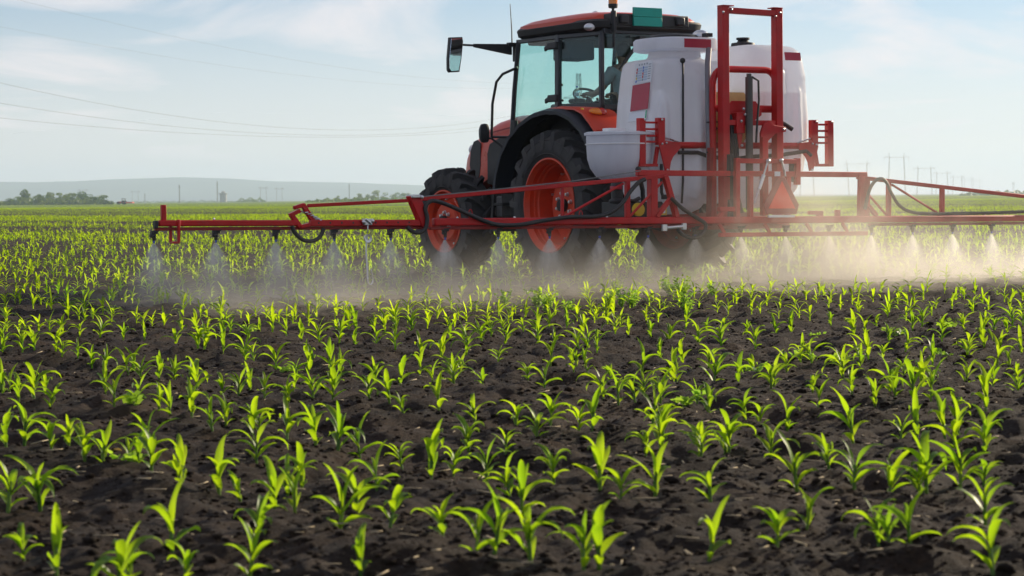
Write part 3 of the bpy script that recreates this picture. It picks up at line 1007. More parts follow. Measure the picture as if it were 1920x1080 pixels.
# driver seated in the cab, seen from behind through the glass
def skinned(name, verts, edges, radii, m, parent, sub=2, root=0):
    me = bpy.data.meshes.new(name)
    me.from_pydata(verts, edges, [])
    me.materials.append(m)
    o = bpy.data.objects.new(name, me)
    COL.objects.link(o)
    sk = o.modifiers.new('skin', 'SKIN')
    for i, r_ in enumerate(radii):
        sv = me.skin_vertices[0].data[i]
        sv.radius = r_ if isinstance(r_, tuple) else (r_, r_)
        sv.use_root = i == root
    sk.use_smooth_shade = True
    o.modifiers.new('sub', 'SUBSURF').levels = sub
    o.modifiers['sub'].render_levels = sub
    if parent: o.parent = parent
    return o
dr = empty('person', world(0.07, 2.72, 1.955), TH)
tag(dr, 'driver in a grey shirt sitting at the wheel inside the tractor cab, back turned', 'person')
bv = [(0, 0, 0.06), (0, -0.02, 0.22), (0, 0, 0.38), (0, 0.0, 0.48), (0, 0.015, 0.545), (0, 0.02, 0.62), (0, 0.03, 0.70), (0, 0.025, 0.755),
      (-0.17, 0.0, 0.455), (-0.24, 0.10, 0.26), (-0.19, 0.36, 0.20), (-0.175, 0.50, 0.215), (0.17, 0.0, 0.455), (0.24, 0.10, 0.26), (0.19, 0.36, 0.20), (0.175, 0.50, 0.215),
      (-0.09, 0.05, 0.05), (-0.13, 0.42, 0.07), (-0.13, 0.52, -0.22), (-0.13, 0.62, -0.25), (0.09, 0.05, 0.05), (0.13, 0.42, 0.07), (0.13, 0.52, -0.22), (0.13, 0.62, -0.25)]
be = [(0, 1), (1, 2), (2, 3), (3, 4), (4, 5), (5, 6), (6, 7), (3, 8), (8, 9), (9, 10), (10, 11), (3, 12), (12, 13), (13, 14), (14, 15), (0, 16), (16, 17), (17, 18), (18, 19), (0, 20), (20, 21), (21, 22), (22, 23)]
br_ = [0.13, (0.135, 0.105), (0.15, 0.11), (0.12, 0.085), 0.052, 0.078, 0.088, 0.06, 0.062, 0.046, 0.036, 0.034, 0.062, 0.046, 0.036, 0.034, 0.085, 0.066, 0.05, 0.04, 0.085, 0.066, 0.05, 0.04]
skinned('body', bv, be, br_, M['skin'], dr)
shv = bv[:4] + [bv[8], (-0.235, 0.08, 0.29), bv[12], (0.235, 0.08, 0.29)]
skinned('shirt', shv, [(0, 1), (1, 2), (2, 3), (3, 4), (4, 5), (3, 6), (6, 7)], [0.142, (0.15, 0.12), (0.165, 0.125), (0.135, 0.10), 0.078, 0.062, 0.078, 0.062], M['shirt'], dr)
tv = [bv[0], bv[16], bv[17], bv[18], bv[20], bv[21], bv[22]]
skinned('trousers', tv, [(0, 1), (1, 2), (2, 3), (0, 4), (4, 5), (5, 6)], [0.145, 0.098, 0.078, 0.062, 0.098, 0.078, 0.062], M['trousers'], dr)
b = MB()
b.sphere((0, 0.012, 0.70), 0.105, 18, 12, (0.86, 0.98, 1.0))
hb = b.build('hair', M['hair'], dr)
b = MB()
b.sphere((0, 0.122, 0.655), 0.018, 8, 6, (0.8, 1.2, 1.3)).sphere((-0.085, 0.03, 0.655), 0.026, 8, 6, (0.4, 0.8, 1.2)).sphere((0.085, 0.03, 0.655), 0.026, 8, 6, (0.4, 0.8, 1.2))
b.build('nose_and_ears', M['skin'], dr)
for s in (-1, 1):
    b = MB()
    b.sphere((s * 0.172, 0.535, 0.215), 0.036, 10, 6, (0.8, 1.2, 0.7))
    for k_ in range(4):
        x_ = s * (0.150 + 0.014 * k_)
        b.tube([(x_, 0.565, 0.222), (x_, 0.60, 0.215), (x_ - s * 0.004, 0.612, 0.190), (x_ - s * 0.006, 0.595, 0.172)], [0.009, 0.009, 0.008, 0.006], 6)
    b.tube([(s * 0.145, 0.53, 0.21), (s * 0.125, 0.57, 0.20), (s * 0.13, 0.60, 0.185)], [0.010, 0.009, 0.007], 6)
    b.build('hand', M['skin'], dr)
# water bottle on the side console
bo = empty('water_bottle', world(-0.44, 2.95, 2.09), TH)
bo.scale = (0.95, 0.95, 0.8)
tag(bo, 'clear plastic water bottle with blue cap standing on the cab side console', 'bottle')
b = MB()
b.lathe([(0.0, 0.0), (0.034, 0.003), (0.036, 0.03), (0.033, 0.06), (0.036, 0.09), (0.034, 0.12), (0.016, 0.155), (0.014, 0.17)], 18)
b.build('bottle_body', M['bottle'], bo)
b = MB()
b.lathe([(0.0, 0.192), (0.015, 0.190), (0.016, 0.168), (0.0, 0.168)], 14)
b.build('bottle_cap', M['blue'], bo)
b = MB()
b.lathe([(0.0365, 0.085), (0.0365, 0.045)], 18)
b.f = [q for q in b.f if len(q) == 4]
b.build('bottle_label', M['paper'], bo)
HOSE_L = [(-4.343, 0.669), (-4.286, 0.623), (-4.21, 0.611), (-4.14, 0.651), (-4.121, 0.753), (-4.143, 0.846), (-4.101, 0.902), (-4.031, 0.912), (-3.884, 0.869), (-3.647, 0.773), (-3.437, 0.697), (-3.285, 0.669), (-3.058, 0.671), (-2.822, 0.704), (-2.506, 0.737), (-2.187, 0.739), (-2.012, 0.774), (-1.861, 0.865), (-1.761, 0.983), (-1.662, 1.075), (-1.575, 1.113)]
HOSE_O = [(-5.553, 0.693), (-5.516, 0.623), (-5.435, 0.562), (-5.343, 0.551), (-5.265, 0.589), (-5.225, 0.668)]
HOSE_R = [(1.356, 0.775), (1.409, 0.962), (1.486, 1.072), (1.578, 1.107), (1.655, 1.072), (1.747, 0.93), (1.855, 0.805), (2.043, 0.731), (2.358, 0.71), (3.003, 0.708), (3.751, 0.717), (4.35, 0.729)]
HOSE_B = [(-1.243, 0.914), (-1.095, 0.802), (-0.925, 0.711), (-0.809, 0.643), (-0.837, 0.554), (-0.961, 0.501), (-1.097, 0.536), (-1.164, 0.593)]
# ------------------------------------------------------------------ SPRAYER mounted on the tractor's rear linkage
sp = empty('sprayer', world(0, 0), TH)
tag(sp, 'red and white field sprayer with twin tanks and long boom behind the tractor', 'sprayer')

tb = MB()
def lobe(secs, e=4.5):
    tb.loft([superring(z, cx, cy_, hx_, hy_, e, 36) for z, cx, hx_, cy_, hy_ in secs])
lobe([(0.74, -0.56, 0.16, 0.95, 0.20), (0.80, -0.56, 0.26, 0.95, 0.34), (0.95, -0.58, 0.355, 0.95, 0.44), (1.15, -0.595, 0.405, 0.95, 0.475), (1.5, -0.605, 0.42, 0.95, 0.49),
      (1.9, -0.595, 0.405, 0.95, 0.485), (2.25, -0.58, 0.375, 0.95, 0.47), (2.36, -0.575, 0.36, 0.95, 0.455), (2.405, -0.57, 0.325, 0.95, 0.42), (2.42, -0.57, 0.26, 0.95, 0.33)])
lobe([(0.80, 0.56, 0.16, 0.95, 0.20), (0.86, 0.58, 0.26, 0.95, 0.34), (1.0, 0.60, 0.36, 0.95, 0.44), (1.2, 0.61, 0.42, 0.95, 0.475), (1.5, 0.62, 0.47, 0.95, 0.49), (1.8, 0.625, 0.475, 0.95, 0.49),
      (2.2, 0.62, 0.45, 0.95, 0.475), (2.235, 0.62, 0.455, 0.95, 0.48), (2.28, 0.62, 0.445, 0.95, 0.475), (2.44, 0.605, 0.43, 0.95, 0.46), (2.53, 0.60, 0.40, 0.95, 0.43), (2.575, 0.59, 0.35, 0.95, 0.38), (2.595, 0.58, 0.27, 0.95, 0.3)], 5.5)
for cx_, z0_, z1_, r_ in ((-0.93, 1.1, 2.05, 0.05), (-0.52, 0.9, 2.33, 0.075), (-0.36, 0.95, 2.33, 0.06), (0.40, 1.0, 2.15, 0.06), (0.62, 1.0, 2.4, 0.075), (0.86, 1.05, 2.2, 0.06)):
    tb.tube([(cx_, 0.52, z0_), (cx_, 0.495, z0_ + 0.12), (cx_, 0.485, (z0_ + z1_) / 2), (cx_, 0.505, z1_ - 0.12), (cx_, 0.54, z1_)], [r_ * 0.5, r_, r_, r_, r_ * 0.5], 14)
lobe([(0.85, 0.03, 0.30, 1.05, 0.30), (1.1, 0.03, 0.45, 1.10, 0.32), (2.2, 0.03, 0.45, 1.10, 0.30), (2.36, 0.03, 0.45, 1.10, 0.27), (2.42, 0.03, 0.42, 1.10, 0.2)])
tb.lathe([(0.0, 2.36), (0.30, 2.36), (0.28, 2.52), (0.0, 2.52)], 36, 'z', (-0.50, 0.90, 0))
tk = tb.build('tank', M['tank'], sp, smooth=60)
rm = tk.modifiers.new('blend', 'REMESH')
rm.mode = 'VOXEL'; rm.voxel_size = 0.022
rm.use_smooth_shade = True
sm = tk.modifiers.new('smooth', 'SMOOTH'); sm.factor = 0.5; sm.iterations = 4
b = MB()
b.loft([superring(2.50, -0.49, 0.90, 0.37, 0.36, 3, 36), superring(2.515, -0.49, 0.90, 0.405, 0.40, 3.2, 36), superring(2.62, -0.49, 0.90, 0.405, 0.40, 3.2, 36), superring(2.64, -0.49, 0.90, 0.39, 0.385, 3, 36), superring(2.645, -0.49, 0.90, 0.33, 0.33, 3, 36)])
col = b.build('filler_collar', M['tank'], sp, smooth=40)
b = MB()
b.lathe([(0.0, 2.640), (0.275, 2.640), (0.275, 2.662), (0.25, 2.680), (0.09, 2.695), (0.0, 2.70)], 30, 'z', (-0.52, 0.88, 0))
b.box((-0.28, 0.60, 2.672), (0.08, 0.10, 0.04))
b.build('tank_lid', M['black'], sp)
b = MB()
b.sphere((-0.28, 0.72, 2.668), 0.095, 16, 8, (1, 1, 0.75))
b.build('vent_dome', M['steel'], sp)
b = MB()
b.lathe([(0.0, 2.585), (0.135, 2.59), (0.13, 2.625), (0.07, 2.635), (0.055, 2.655), (0.075, 2.665), (0.075, 2.685), (0.0, 2.688)], 24, 'z', (0.42, 0.88, 0))
b.build('tank_lid', M['black'], sp)
b = MB()
b.box((-0.478, 0.498, 2.572), (0.35, 0.006, 0.094))
b.build('reflective_sticker', M['reflect'], sp, smooth=0)
b = MB()
b.box((0.81, 0.492, 2.465), (0.22, 0.006, 0.09), Matrix.Rotation(R(-9), 3, 'X'))
b.build('reflective_sticker', M['reflect'], sp, smooth=0)
# stickers on the tank's left side
lean = Matrix.Rotation(R(8.5), 3, 'Y')
def side_sticker(name, yc, zc, wy, wz, mm, x_):
    b_ = MB()
    b_.box((0, 0, 0), (0.006, wy, wz))
    return b_.build(name, mm, sp, smooth=0, loc=(x_, yc, zc), rot=(R(-3), R(9.0), R(-2)))
ch = side_sticker('instruction_sticker', 0.83, 2.265, 0.34, 0.225, M['paper'], -0.962)
side_sticker('reflective_sticker', 0.845, 2.005, 0.34, 0.285, M['reflect'], -0.993)
ws = side_sticker('blank_sticker', 0.865, 1.80, 0.35, 0.10, M['paper'], -1.012)
pr = {'ink_red': (0.55, 0.03, 0.03), 'ink_blue': (0.04, 0.13, 0.5), 'ink_grey': (0.30, 0.33, 0.38), 'ink_yellow': (0.7, 0.5, 0.05), 'ink_pale': (0.45, 0.55, 0.68)}
pm = {k_: mat(k_, v_, 0.6) for k_, v_ in pr.items()}
def ink(parent, mm, y_, z_, wy, wz, nm='print'):
    b_ = MB()
    b_.box((-0.0045, y_, z_), (0.003, wy, wz))
    return b_.build(nm, mm, parent, smooth=0)
for k_ in range(5):
    ink(ch, pm[['ink_red', 'ink_red', 'ink_grey', 'ink_yellow', 'ink_blue'][k_]], 0.118, 0.045 - 0.033 * k_, 0.018, 0.026)
    ink(ch, pm[['ink_blue', 'ink_blue', 'ink_red', 'ink_red', 'ink_grey'][k_]], -0.005, 0.055 - 0.033 * k_, 0.018, 0.026)
for k_ in range(6):
    ink(ch, pm['ink_pale'], 0.06, 0.052 - 0.026 * k_, 0.085, 0.017)
    ink(ch, pm['ink_pale'], -0.055, 0.052 - 0.026 * k_, 0.07, 0.017)
for k_ in range(4):
    ink(ch, pm['ink_grey'], 0.08 - 0.05 * k_, 0.092, 0.020, 0.018)
for k_ in range(7):
    ink(ch, pm['ink_grey'], -0.130, 0.08 - 0.026 * k_, 0.045, 0.008)
ink(ws, mat('green_edge', (0.02, 0.40, 0.18), 0.5), -0.165, 0, 0.02, 0.10)
# level tube, hose, knobs on the rear of the tank
b = MB()
b.tube([(-0.695, 0.475, 2.37), (-0.70, 0.462, 2.30), (-0.715, 0.448, 1.6), (-0.715, 0.455, 1.1), (-0.715, 0.48, 0.86)], 0.012, 8)
b.sphere((-0.695, 0.475, 2.38), 0.03, 10, 6)
b.sphere((-0.30, 0.50, 1.60), 0.03, 8, 6, (1, 2, 1)).tube([(-0.30, 0.50, 1.60), (-0.26, 0.45, 1.67)], 0.012, 6)
b.build('level_tube', M['hose'], sp)
b = MB()
b.tube([(-0.33, 0.50, 2.52), (-0.39, 0.44, 2.35), (-0.44, 0.37, 2.0), (-0.455, 0.34, 1.5), (-0.45, 0.34, 1.1)], 0.032, 10)
b.build('grey_hose', mat('grey_hose', (0.22, 0.22, 0.24), 0.5), sp)
b = MB()
for z_ in (1.72, 1.40):
    b.tube([(-0.50, 0.32, z_), (-0.36, 0.30, z_ + 0.005)], 0.007, 5)
tag(b.build('cable_tie', M['black'], sp), kind='stuff')
b = MB()
b.tube([(0.50, 0.40, 1.76), (0.60, 0.35, 1.70), (0.67, 0.33, 1.655)], 0.025, 8)
b.build('suction_pipe', M['hose'], sp)
# clean water tank between the lobes
b = MB()
b.loft([superring(1.50, 0.0, 0.70, 0.25, 0.14, 5), superring(1.6, 0.0, 0.70, 0.30, 0.18, 5), superring(2.0, 0.0, 0.70, 0.30, 0.18, 5), superring(2.06, 0.0, 0.70, 0.25, 0.14, 5)])
b.build('water_tank', M['cream'], sp, smooth=50)
# induction hopper on the left
b = MB()
b.lathe([(0.05, 1.08), (0.16, 1.10), (0.25, 1.15), (0.315, 1.24), (0.345, 1.34), (0.352, 1.45), (0.355, 1.585), (0.375, 1.59), (0.375, 1.615), (0.35, 1.625), (0.0, 1.63)], 40, 'z', (-1.33, 0.75, 0))
hp = b.build('mixing_hopper', M['tank'], sp, smooth=40)
b = MB()
b.box((-1.42, 0.72, 1.645), (0.20, 0.14, 0.035)).lathe([(0.362, 1.485), (0.366, 1.49), (0.366, 1.50), (0.362, 1.505)], 40, 'z', (-1.33, 0.75, 0), closed=True)
b.build('hopper_lid', M['white'], hp, bevel=0.006)
b = MB()
b.tube([(-1.36, 0.37, 1.20), (-1.35, 0.34, 1.14), (-1.37, 0.33, 1.08)], 0.022, 8).sphere((-1.365, 0.35, 1.22), 0.032, 10, 6)
b.build('hopper_tap', M['black'], hp)

# carrying frame
RQ = 0.43
b = MB()
b.box((0, 0.95, 0.70), (1.5, 0.10, 0.10)).box((-0.45, 0.80, 0.66), (0.09, 1.1, 0.09)).box((0.45, 0.80, 0.66), (0.09, 1.1, 0.09)).box((0, 0.40, 0.62), (1.3, 0.09, 0.09))
b.bar((-0.42, 1.35, 0.62), (-0.42, 1.35, 1.30), 0.09, 0.09).bar((0.42, 1.35, 0.62), (0.42, 1.35, 1.30), 0.09, 0.09)
for s in (-1, 1):
    b.bar((s * 0.45, 0.33, 0.62), (s * 0.45, 0.30, 1.45), 0.07, 0.07)
b.build('base_frame', M['darkred'], sp, bevel=0.006)
b = MB()
b.tube([(-1.0, RQ, 1.478), (1.0, RQ, 1.478)], 0.036, 14)
b.build('rack_tube', M['red'], sp)
for s in (-1, 1):
    b = MB()
    x0, x1 = s * 1.27, s * 1.035
    b.bar((x0, RQ, 1.25), (x0, RQ, 1.76), 0.075, 0.07)
    b.bar((x1, RQ - 0.012, 1.478), (x1, RQ - 0.012, 1.765), 0.085, 0.07)
    for z_ in (1.715, 1.645, 1.575, 1.512):
        b.bar((x0, RQ, z_), (x1, RQ, z_), 0.03, 0.022)
    b.bar((x0, RQ, 1.265), (s * 1.07, RQ, 1.265), 0.05, 0.03)
    b.bar((s * 1.10, RQ, 1.26), (s * 1.06, RQ, 1.46), 0.035, 0.035)
    g = [(1.075, 1.475), (0.99, 1.525), (0.80, 1.505), (0.80, 1.44), (0.89, 1.36), (0.925, 1.30), (0.945, 1.20), (1.0, 1.205)]
    b.prism([(s * p[0], p[1]) for p in g], 'y', RQ - 0.055, RQ - 0.038)
    rk = b.build('boom_rest', M['red'], sp, bevel=0.004)
    b = MB()
    for p in ((1.26, 1.745), (1.04, 1.745), (1.04, 1.49), (0.985, 1.50), (0.975, 1.215)):
        b.sphere((s * p[0], RQ - 0.062, p[1]), 0.013, 8, 5)
    tag(b.build('rest_bolts', M['steel'], rk), kind='stuff')
    b = MB()
    b.tube([(s * 0.985, RQ - 0.02, 1.56), (s * 0.80, RQ - 0.02, 1.51)], 0.010, 6)
    b.build('rest_rod', M['steel'], rk)
# mast
b = MB()
for s in (-1, 1):
    b.bar((s * 0.36, 0.20, 0.62), (s * 0.36, 0.20, 2.945), 0.088, 0.10)
b.build('mast_post', M['red'], sp, bevel=0.006)
b = MB()
b.bar((-0.315, 0.20, 2.905), (0.315, 0.20, 2.895), 0.09, 0.06).bar((-0.405, 0.20, 2.952), (-0.25, 0.20, 2.952), 0.11, 0.012).bar((0.27, 0.20, 2.952), (0.405, 0.20, 2.952), 0.11, 0.012)
b.build('mast_crossbar', M['red'], sp, bevel=0.005)
b = MB()
for p in ((-0.29, 2.91), (0.36, 2.90), (0.30, 2.86), (-0.40, 2.88)):
    b.sphere((p[0], 0.145, p[1]), 0.014, 8, 5)
tag(b.build('mast_bolts', M['steel'], sp), kind='stuff')
b = MB()
hoop = [(-0.43, 0.30, 0.7), (-0.43, 0.30, 2.12)] + [(-0.43 + 0.15 * (1 - math.cos(a_)), 0.30, 2.12 + 0.17 * math.sin(a_)) for a_ in [PI / 2 * i / 6 for i in range(1, 7)]]
hoop += [(0.43 - 0.15 * (1 - math.cos(a_)), 0.30, 2.12 + 0.17 * math.sin(a_)) for a_ in [PI / 2 * i / 6 for i in range(6, 0, -1)]] + [(0.43, 0.30, 2.12), (0.43, 0.30, 1.2)]
b.tube(hoop, 0.037, 12)
b.tube([(-0.43, 0.30, 1.87), (0.43, 0.30, 1.87)], 0.04, 12)
b.build('hoop_frame', M['red'], sp)
b = MB()                                           # pulley plates and lever work on the mast
b.prism([(-0.30, 1.72), (-0.30, 1.86), (-0.22, 1.95), (0.10, 1.95), (0.18, 1.86), (0.18, 1.80), (0.05, 1.72), (-0.12, 1.68)], 'y', 0.24, 0.26)
b.box((-0.17, 0.20, 1.71), (0.11, 0.10, 0.22)).box((0.0, 0.19, 1.715), (0.62, 0.05, 0.055)).prism([(-0.20, 1.60), (-0.13, 1.60), (-0.15, 1.45), (-0.18, 1.45)], 'y', 0.17, 0.19)
b.prism([(0.06, 1.50), (0.16, 1.52), (0.26, 1.60), (0.40, 1.62), (0.40, 1.67), (0.24, 1.69), (0.18, 1.74), (0.10, 1.70), (0.06, 1.6)], 'y', 0.10, 0.13)
b.bar((0.09, 0.09, 0.72), (0.09, 0.09, 1.56), 0.075, 0.06)
b.build('lift_linkage', M['red'], sp, bevel=0.004)
b = MB()
for p in ((-0.14, 1.86), (-0.17, 1.73), (0.36, 1.645), (-0.165, 1.47), (-0.12, 1.80)):
    b.sphere((p[0], 0.14 if p[0] < 0 else 0.09, p[1]), 0.016, 8, 5)
tag(b.build('linkage_bolts', M['steel'], sp), kind='stuff')
b = MB()
b.tube([(-0.075, 0.13, 0.78), (-0.075, 0.13, 2.20)], 0.040, 14).tube([(-0.075, 0.13, 2.20), (-0.075, 0.13, 2.235)], 0.028, 10)
cyl = b.build('lift_cylinder', mat('dusty_dark_steel', (0.09, 0.085, 0.075), 0.5, 0.3, dust=0.4), sp)
b = MB()
b.tube([(-0.06, 0.10, 2.20), (0.02, 0.09, 2.16), (0.035, 0.10, 1.95), (0.01, 0.10, 1.72), (0.0, 0.11, 1.5)], 0.012, 8)
b.build('cylinder_hose', M['hose'], cyl)
b = MB()
for i, x_ in enumerate((-0.29, -0.255, -0.22, -0.19)):
    b.tube([(x_ - 0.02, 0.25, 1.86 - 0.03 * i), (x_, 0.22, 1.70), (x_ + 0.01, 0.20, 1.40), (x_, 0.2, 1.0), (x_ + 0.03, 0.15, 0.75)], 0.017, 8)
b.build('hose_bundle', M['hose'], sp)
b = MB()
b.tube([(-0.80, RQ - 0.02, 1.40), (-0.55, RQ - 0.02, 1.40), (-0.42, RQ - 0.03, 1.36), (-0.1, RQ, 1.33), (0.2, RQ - 0.05, 1.36), (0.5, RQ - 0.05, 1.37), (0.75, RQ - 0.05, 1.40), (0.90, RQ - 0.05, 1.42), (0.97, RQ - 0.05, 1.37)], 0.022, 8)
b.build('feed_hose', M['hose'], sp)
# pump, filter and fittings under the hopper
b = MB()
b.lathe([(0.0, 0.86), (0.085, 0.87), (0.09, 0.90), (0.06, 0.92), (0.065, 1.06), (0.05, 1.10), (0.0, 1.11)], 18, 'z', (-1.50, 0.55, 0)).tube([(-1.5, 0.5, 0.90), (-1.38, 0.42, 0.89), (-1.30, 0.42, 0.92)], 0.022, 8)
b.tube([(-1.28, 0.45, 1.15), (-1.22, 0.48, 1.0), (-1.2, 0.5, 0.8)], 0.026, 8).tube([(-1.02, 0.42, 1.28), (-1.02, 0.42, 0.98), (-1.0, 0.42, 0.93)], 0.018, 8).box((-0.98, 0.42, 0.93), (0.06, 0.05, 0.05))
b.box((-1.05, 0.9, 0.80), (0.5, 0.5, 0.16)).lathe([(0.0, -0.12), (0.14, -0.12), (0.16, 0), (0.14, 0.12), (0, 0.12)], 20, 'y', (-1.15, 0.75, 0.74))
fl = b.build('pump', M['black'], sp, bevel=0.006)
b = MB()
b.box((-1.56, 0.48, 1.03), (0.12, 0.06, 0.035))
b.build('filter_handle', M['reflect'], fl, bevel=0.008)
b = MB()
b.lathe([(0.0, -0.02), (0.07, -0.018), (0.07, 0.018), (0.0, 0.02)], 20, 'y', (-1.36, 0.36, 0.80))
b.build('yellow_cap', M['yellow'], fl)
b = MB()
b.box((-1.02, 0.40, 0.775), (0.10, 0.006, 0.075))
wl = b.build('warning_label', M['yellow'], fl, smooth=0)
b = MB()
b.box((-1.01, 0.395, 0.775), (0.04, 0.004, 0.035))
b.build('label_picture', M['paper'], sp, smooth=0)
b = MB()
b.box((-1.075, 0.398, 0.775), (0.025, 0.006, 0.08))
b.build('label_stripe', M['reflect'], sp, smooth=0)

# ------------------------------------------------------------------ the boom, hung on the mast; tilted slightly down to the right
bm_ = empty('boom', (0, 0, 0), 0, sp)
bm_.rotation_euler = (0, 0.0085, 0)
ZB = 0.668                                             # middle of the lower beam
def bb(name, mb, m='red', bevel=0.0, smooth=35):
    return mb.build(name, M[m] if isinstance(m, str) else m, bm_, bevel=bevel, smooth=smooth)
b = MB(); b.bar((-1.62, 0.02, 1.165), (1.44, 0.02, 1.165), 0.06, 0.058)
bb('upper_rail', b, bevel=0.006)
b = MB(); b.bar((-4.02, 0, ZB + 0.006), (4.02, 0, ZB + 0.006), 0.075, 0.074)
bb('lower_beam', b, bevel=0.014)
for x0_, x1_ in ((-4.05, -0.75), (1.5, 4.05)):
    b = MB(); b.bar((x0_, 0.03, ZB - 0.052), (x1_, 0.03, ZB - 0.052), 0.05, 0.032)
    bb('spray_line', b, 'darkred', bevel=0.006)
for s in (-1, 1):
    b = MB(); b.bar((s * 1.30, 0, 1.135), (s * 4.20, 0, 0.895), 0.045, 0.042)
    bb('upper_chord', b, bevel=0.006)
    b = MB(); b.bar((s * 1.425, 0.02, ZB + 0.04), (s * 1.425, 0.02, 1.135), 0.085, 0.085)
    bb('hinge_post', b, bevel=0.006)
    b = MB(); b.bar((s * (1.29 if s < 0 else 1.345), -0.01, 1.14), (s * (1.14 if s < 0 else 1.335), -0.01, ZB + 0.04), 0.06, 0.055)
    bb('leaning_strut', b, bevel=0.005)
    b = MB(); b.bar((s * 1.40, -0.015, ZB + 0.045 if s < 0 else 0.86), (s * (1.22 if s < 0 else 1.56), -0.015, 0.90 if s < 0 else ZB + 0.045), 0.05, 0.045)
    bb('short_brace', b, bevel=0.005)
    b = MB(); b.bar((s * 1.75, 0, ZB + 0.043), (s * 1.75, 0, 1.09), 0.05, 0.045)
    bb('upright', b, bevel=0.005)
    b = MB(); b.bar((s * 2.54, 0, ZB + 0.043), (s * 2.54, 0, 1.025), 0.05 if s > 0 else 0.03, 0.045 if s > 0 else 0.03)
    bb('upright', b, bevel=0.005)
    b = MB(); b.tube([(s * 1.32, 0, 1.07), (s * 1.72, 0, ZB + 0.05)], 0.014, 8)
    bb('diagonal_rod', b)
    b = MB(); b.tube([(s * 1.80, 0, 1.055), (s * 2.52, 0, ZB + 0.05)], 0.014, 8)
    bb('diagonal_rod', b)
    # folding joint and outer sections
    b = MB()
    b.prism([(s * 4.30, 0.925), (s * 4.19, 0.935), (s * 4.08, 0.70), (s * 4.06, 0.625), (s * 4.16, 0.625)], 'y', -0.05, 0.05)
    bb('fold_bracket', b, bevel=0.008)
    b = MB(); b.box((s * 4.245, -0.02, 0.925), (0.09, 0.12, 0.03)).sphere((s * 4.18, -0.07, 0.915), 0.02, 8, 6)
    bb('fold_pin', b, 'steel', bevel=0.004)
    b = MB(); b.bar((s * 4.12, 0, ZB), (s * 5.34, 0, ZB + 0.004), 0.065, 0.062)
    bb('middle_beam', b, bevel=0.010)
    b = MB(); b.bar((s * 4.12, 0.03, ZB - 0.046), (s * 6.86, 0.03, ZB - 0.040), 0.045, 0.030)
    bb('spray_line', b, 'darkred', bevel=0.005)
    b = MB(); b.bar((s * 4.24, 0, 0.885), (s * 5.36, 0, 0.835), 0.035, 0.033)
    bb('outer_chord', b, bevel=0.005)
    b = MB(); b.bar((s * 5.46, 0, ZB + 0.006), (s * 6.84, 0, ZB + 0.012), 0.058, 0.056)
    bb('outer_beam', b, bevel=0.012)
    b = MB()
    b.bar((s * 5.50, 0, 0.815), (s * 5.395, 0, 0.845), 0.05, 0.035).bar((s * 5.41, 0, 0.845), (s * 5.29, 0, ZB), 0.045, 0.045).bar((s * 5.545, 0, 0.745), (s * 5.44, 0, 0.79), 0.05, 0.035)
    b.bar((s * 5.53, 0, 0.755), (s * 5.44, 0, ZB - 0.03), 0.045, 0.045).bar((s * 5.44, 0, ZB - 0.03), (s * 5.29, 0, ZB), 0.05, 0.035)
    bb('breakaway_hinge', b, bevel=0.005)
    b = MB()
    b.tube([(s * (5.40 + 0.03 * math.cos(i * 0.9) - 0.004 * i), 0.03 * math.sin(i * 0.9), 0.785 - 0.0022 * i) for i in range(44)], 0.006, 5)
    bb('hinge_spring', b, 'steel')
    b = MB(); b.bar((s * 6.79, 0, ZB + 0.035), (s * 6.79, 0, 0.845), 0.045, 0.04)
    bb('tip_post', b, bevel=0.005)
    b = MB(); b.box((s * 6.865, 0, ZB), (0.03, 0.065, 0.07))
    bb('end_cap', b, 'black', bevel=0.006)
    b = MB(); b.bar((s * 6.66, -0.035, ZB + 0.045), (s * 6.66, -0.035, 0.505), 0.02, 0.04).bar((s * 6.71, 0.035, ZB), (s * 6.71, 0.035, 0.505), 0.02, 0.04).bar((s * 6.65, 0, 0.505), (s * 6.72, 0, 0.505), 0.08, 0.02)
    bb('ground_guard', b, bevel=0.004)
    b = MB()
    for i in range(9):
        b.sphere((s * (4.30 + 0.075 * i * 1.6), -0.033, ZB + 0.005), 0.010, 8, 4, (1, 0.3, 1))
    tag(bb('adjusting_holes', b, 'black'), kind='stuff')
    if s > 0: continue
    b = MB(); b.tube([(s * 1.6, -0.02, 1.185), (s * 2.4, -0.02, 1.08), (s * 3.4, -0.02, 0.985), (s * 4.2, -0.02, 0.915)], 0.006, 6)
    bb('tension_cable', b, 'wire')
# middle frame between the masts
b = MB()
b.bar((-0.36, -0.01, 0.70), (-0.36, -0.01, 1.33), 0.055, 0.055).bar((0.45, -0.01, 1.05), (0.45, -0.01, 1.335), 0.06, 0.055)
b.bar((-0.36, -0.01, 1.30), (0.42, -0.01, 1.30), 0.06, 0.05).bar((-0.18, -0.01, 0.70), (-0.18, -0.01, 1.14), 0.05, 0.05).bar((0.33, 0.0, 0.70), (0.33, 0.0, 1.14), 0.06, 0.05)
b.bar((-0.60, -0.01, 0.79), (-0.40, -0.01, 0.79), 0.06, 0.05).bar((-0.60, -0.01, 0.70), (-0.52, -0.01, 0.79), 0.05, 0.045)
bb('middle_frame', b, bevel=0.005)
for c_, d_ in (((-0.425, 0.02, 1.25), (0.05, 0.06, 0.24)), ((0.405, 0.03, 1.19), (0.04, 0.05, 0.22)), ((-0.42, 0.02, 0.80), (0.045, 0.05, 0.18)), ((0.10, 0.13, 1.50), (0.045, 0.05, 0.16))):
    b = MB(); b.box(c_, d_)
    bb('slide_pad', b, 'black', bevel=0.006)
b = MB()
b.bar((-0.62, -0.05, 0.52), (1.40, -0.05, 0.52), 0.045, 0.045)
for x_ in (-0.55, 0.05, 0.62, 1.12):
    b.bar((x_, -0.05, 0.54), (x_ - 0.06, -0.03, 0.635), 0.035, 0.035)
bb('lower_guard_rail', b, bevel=0.005)
b = MB()
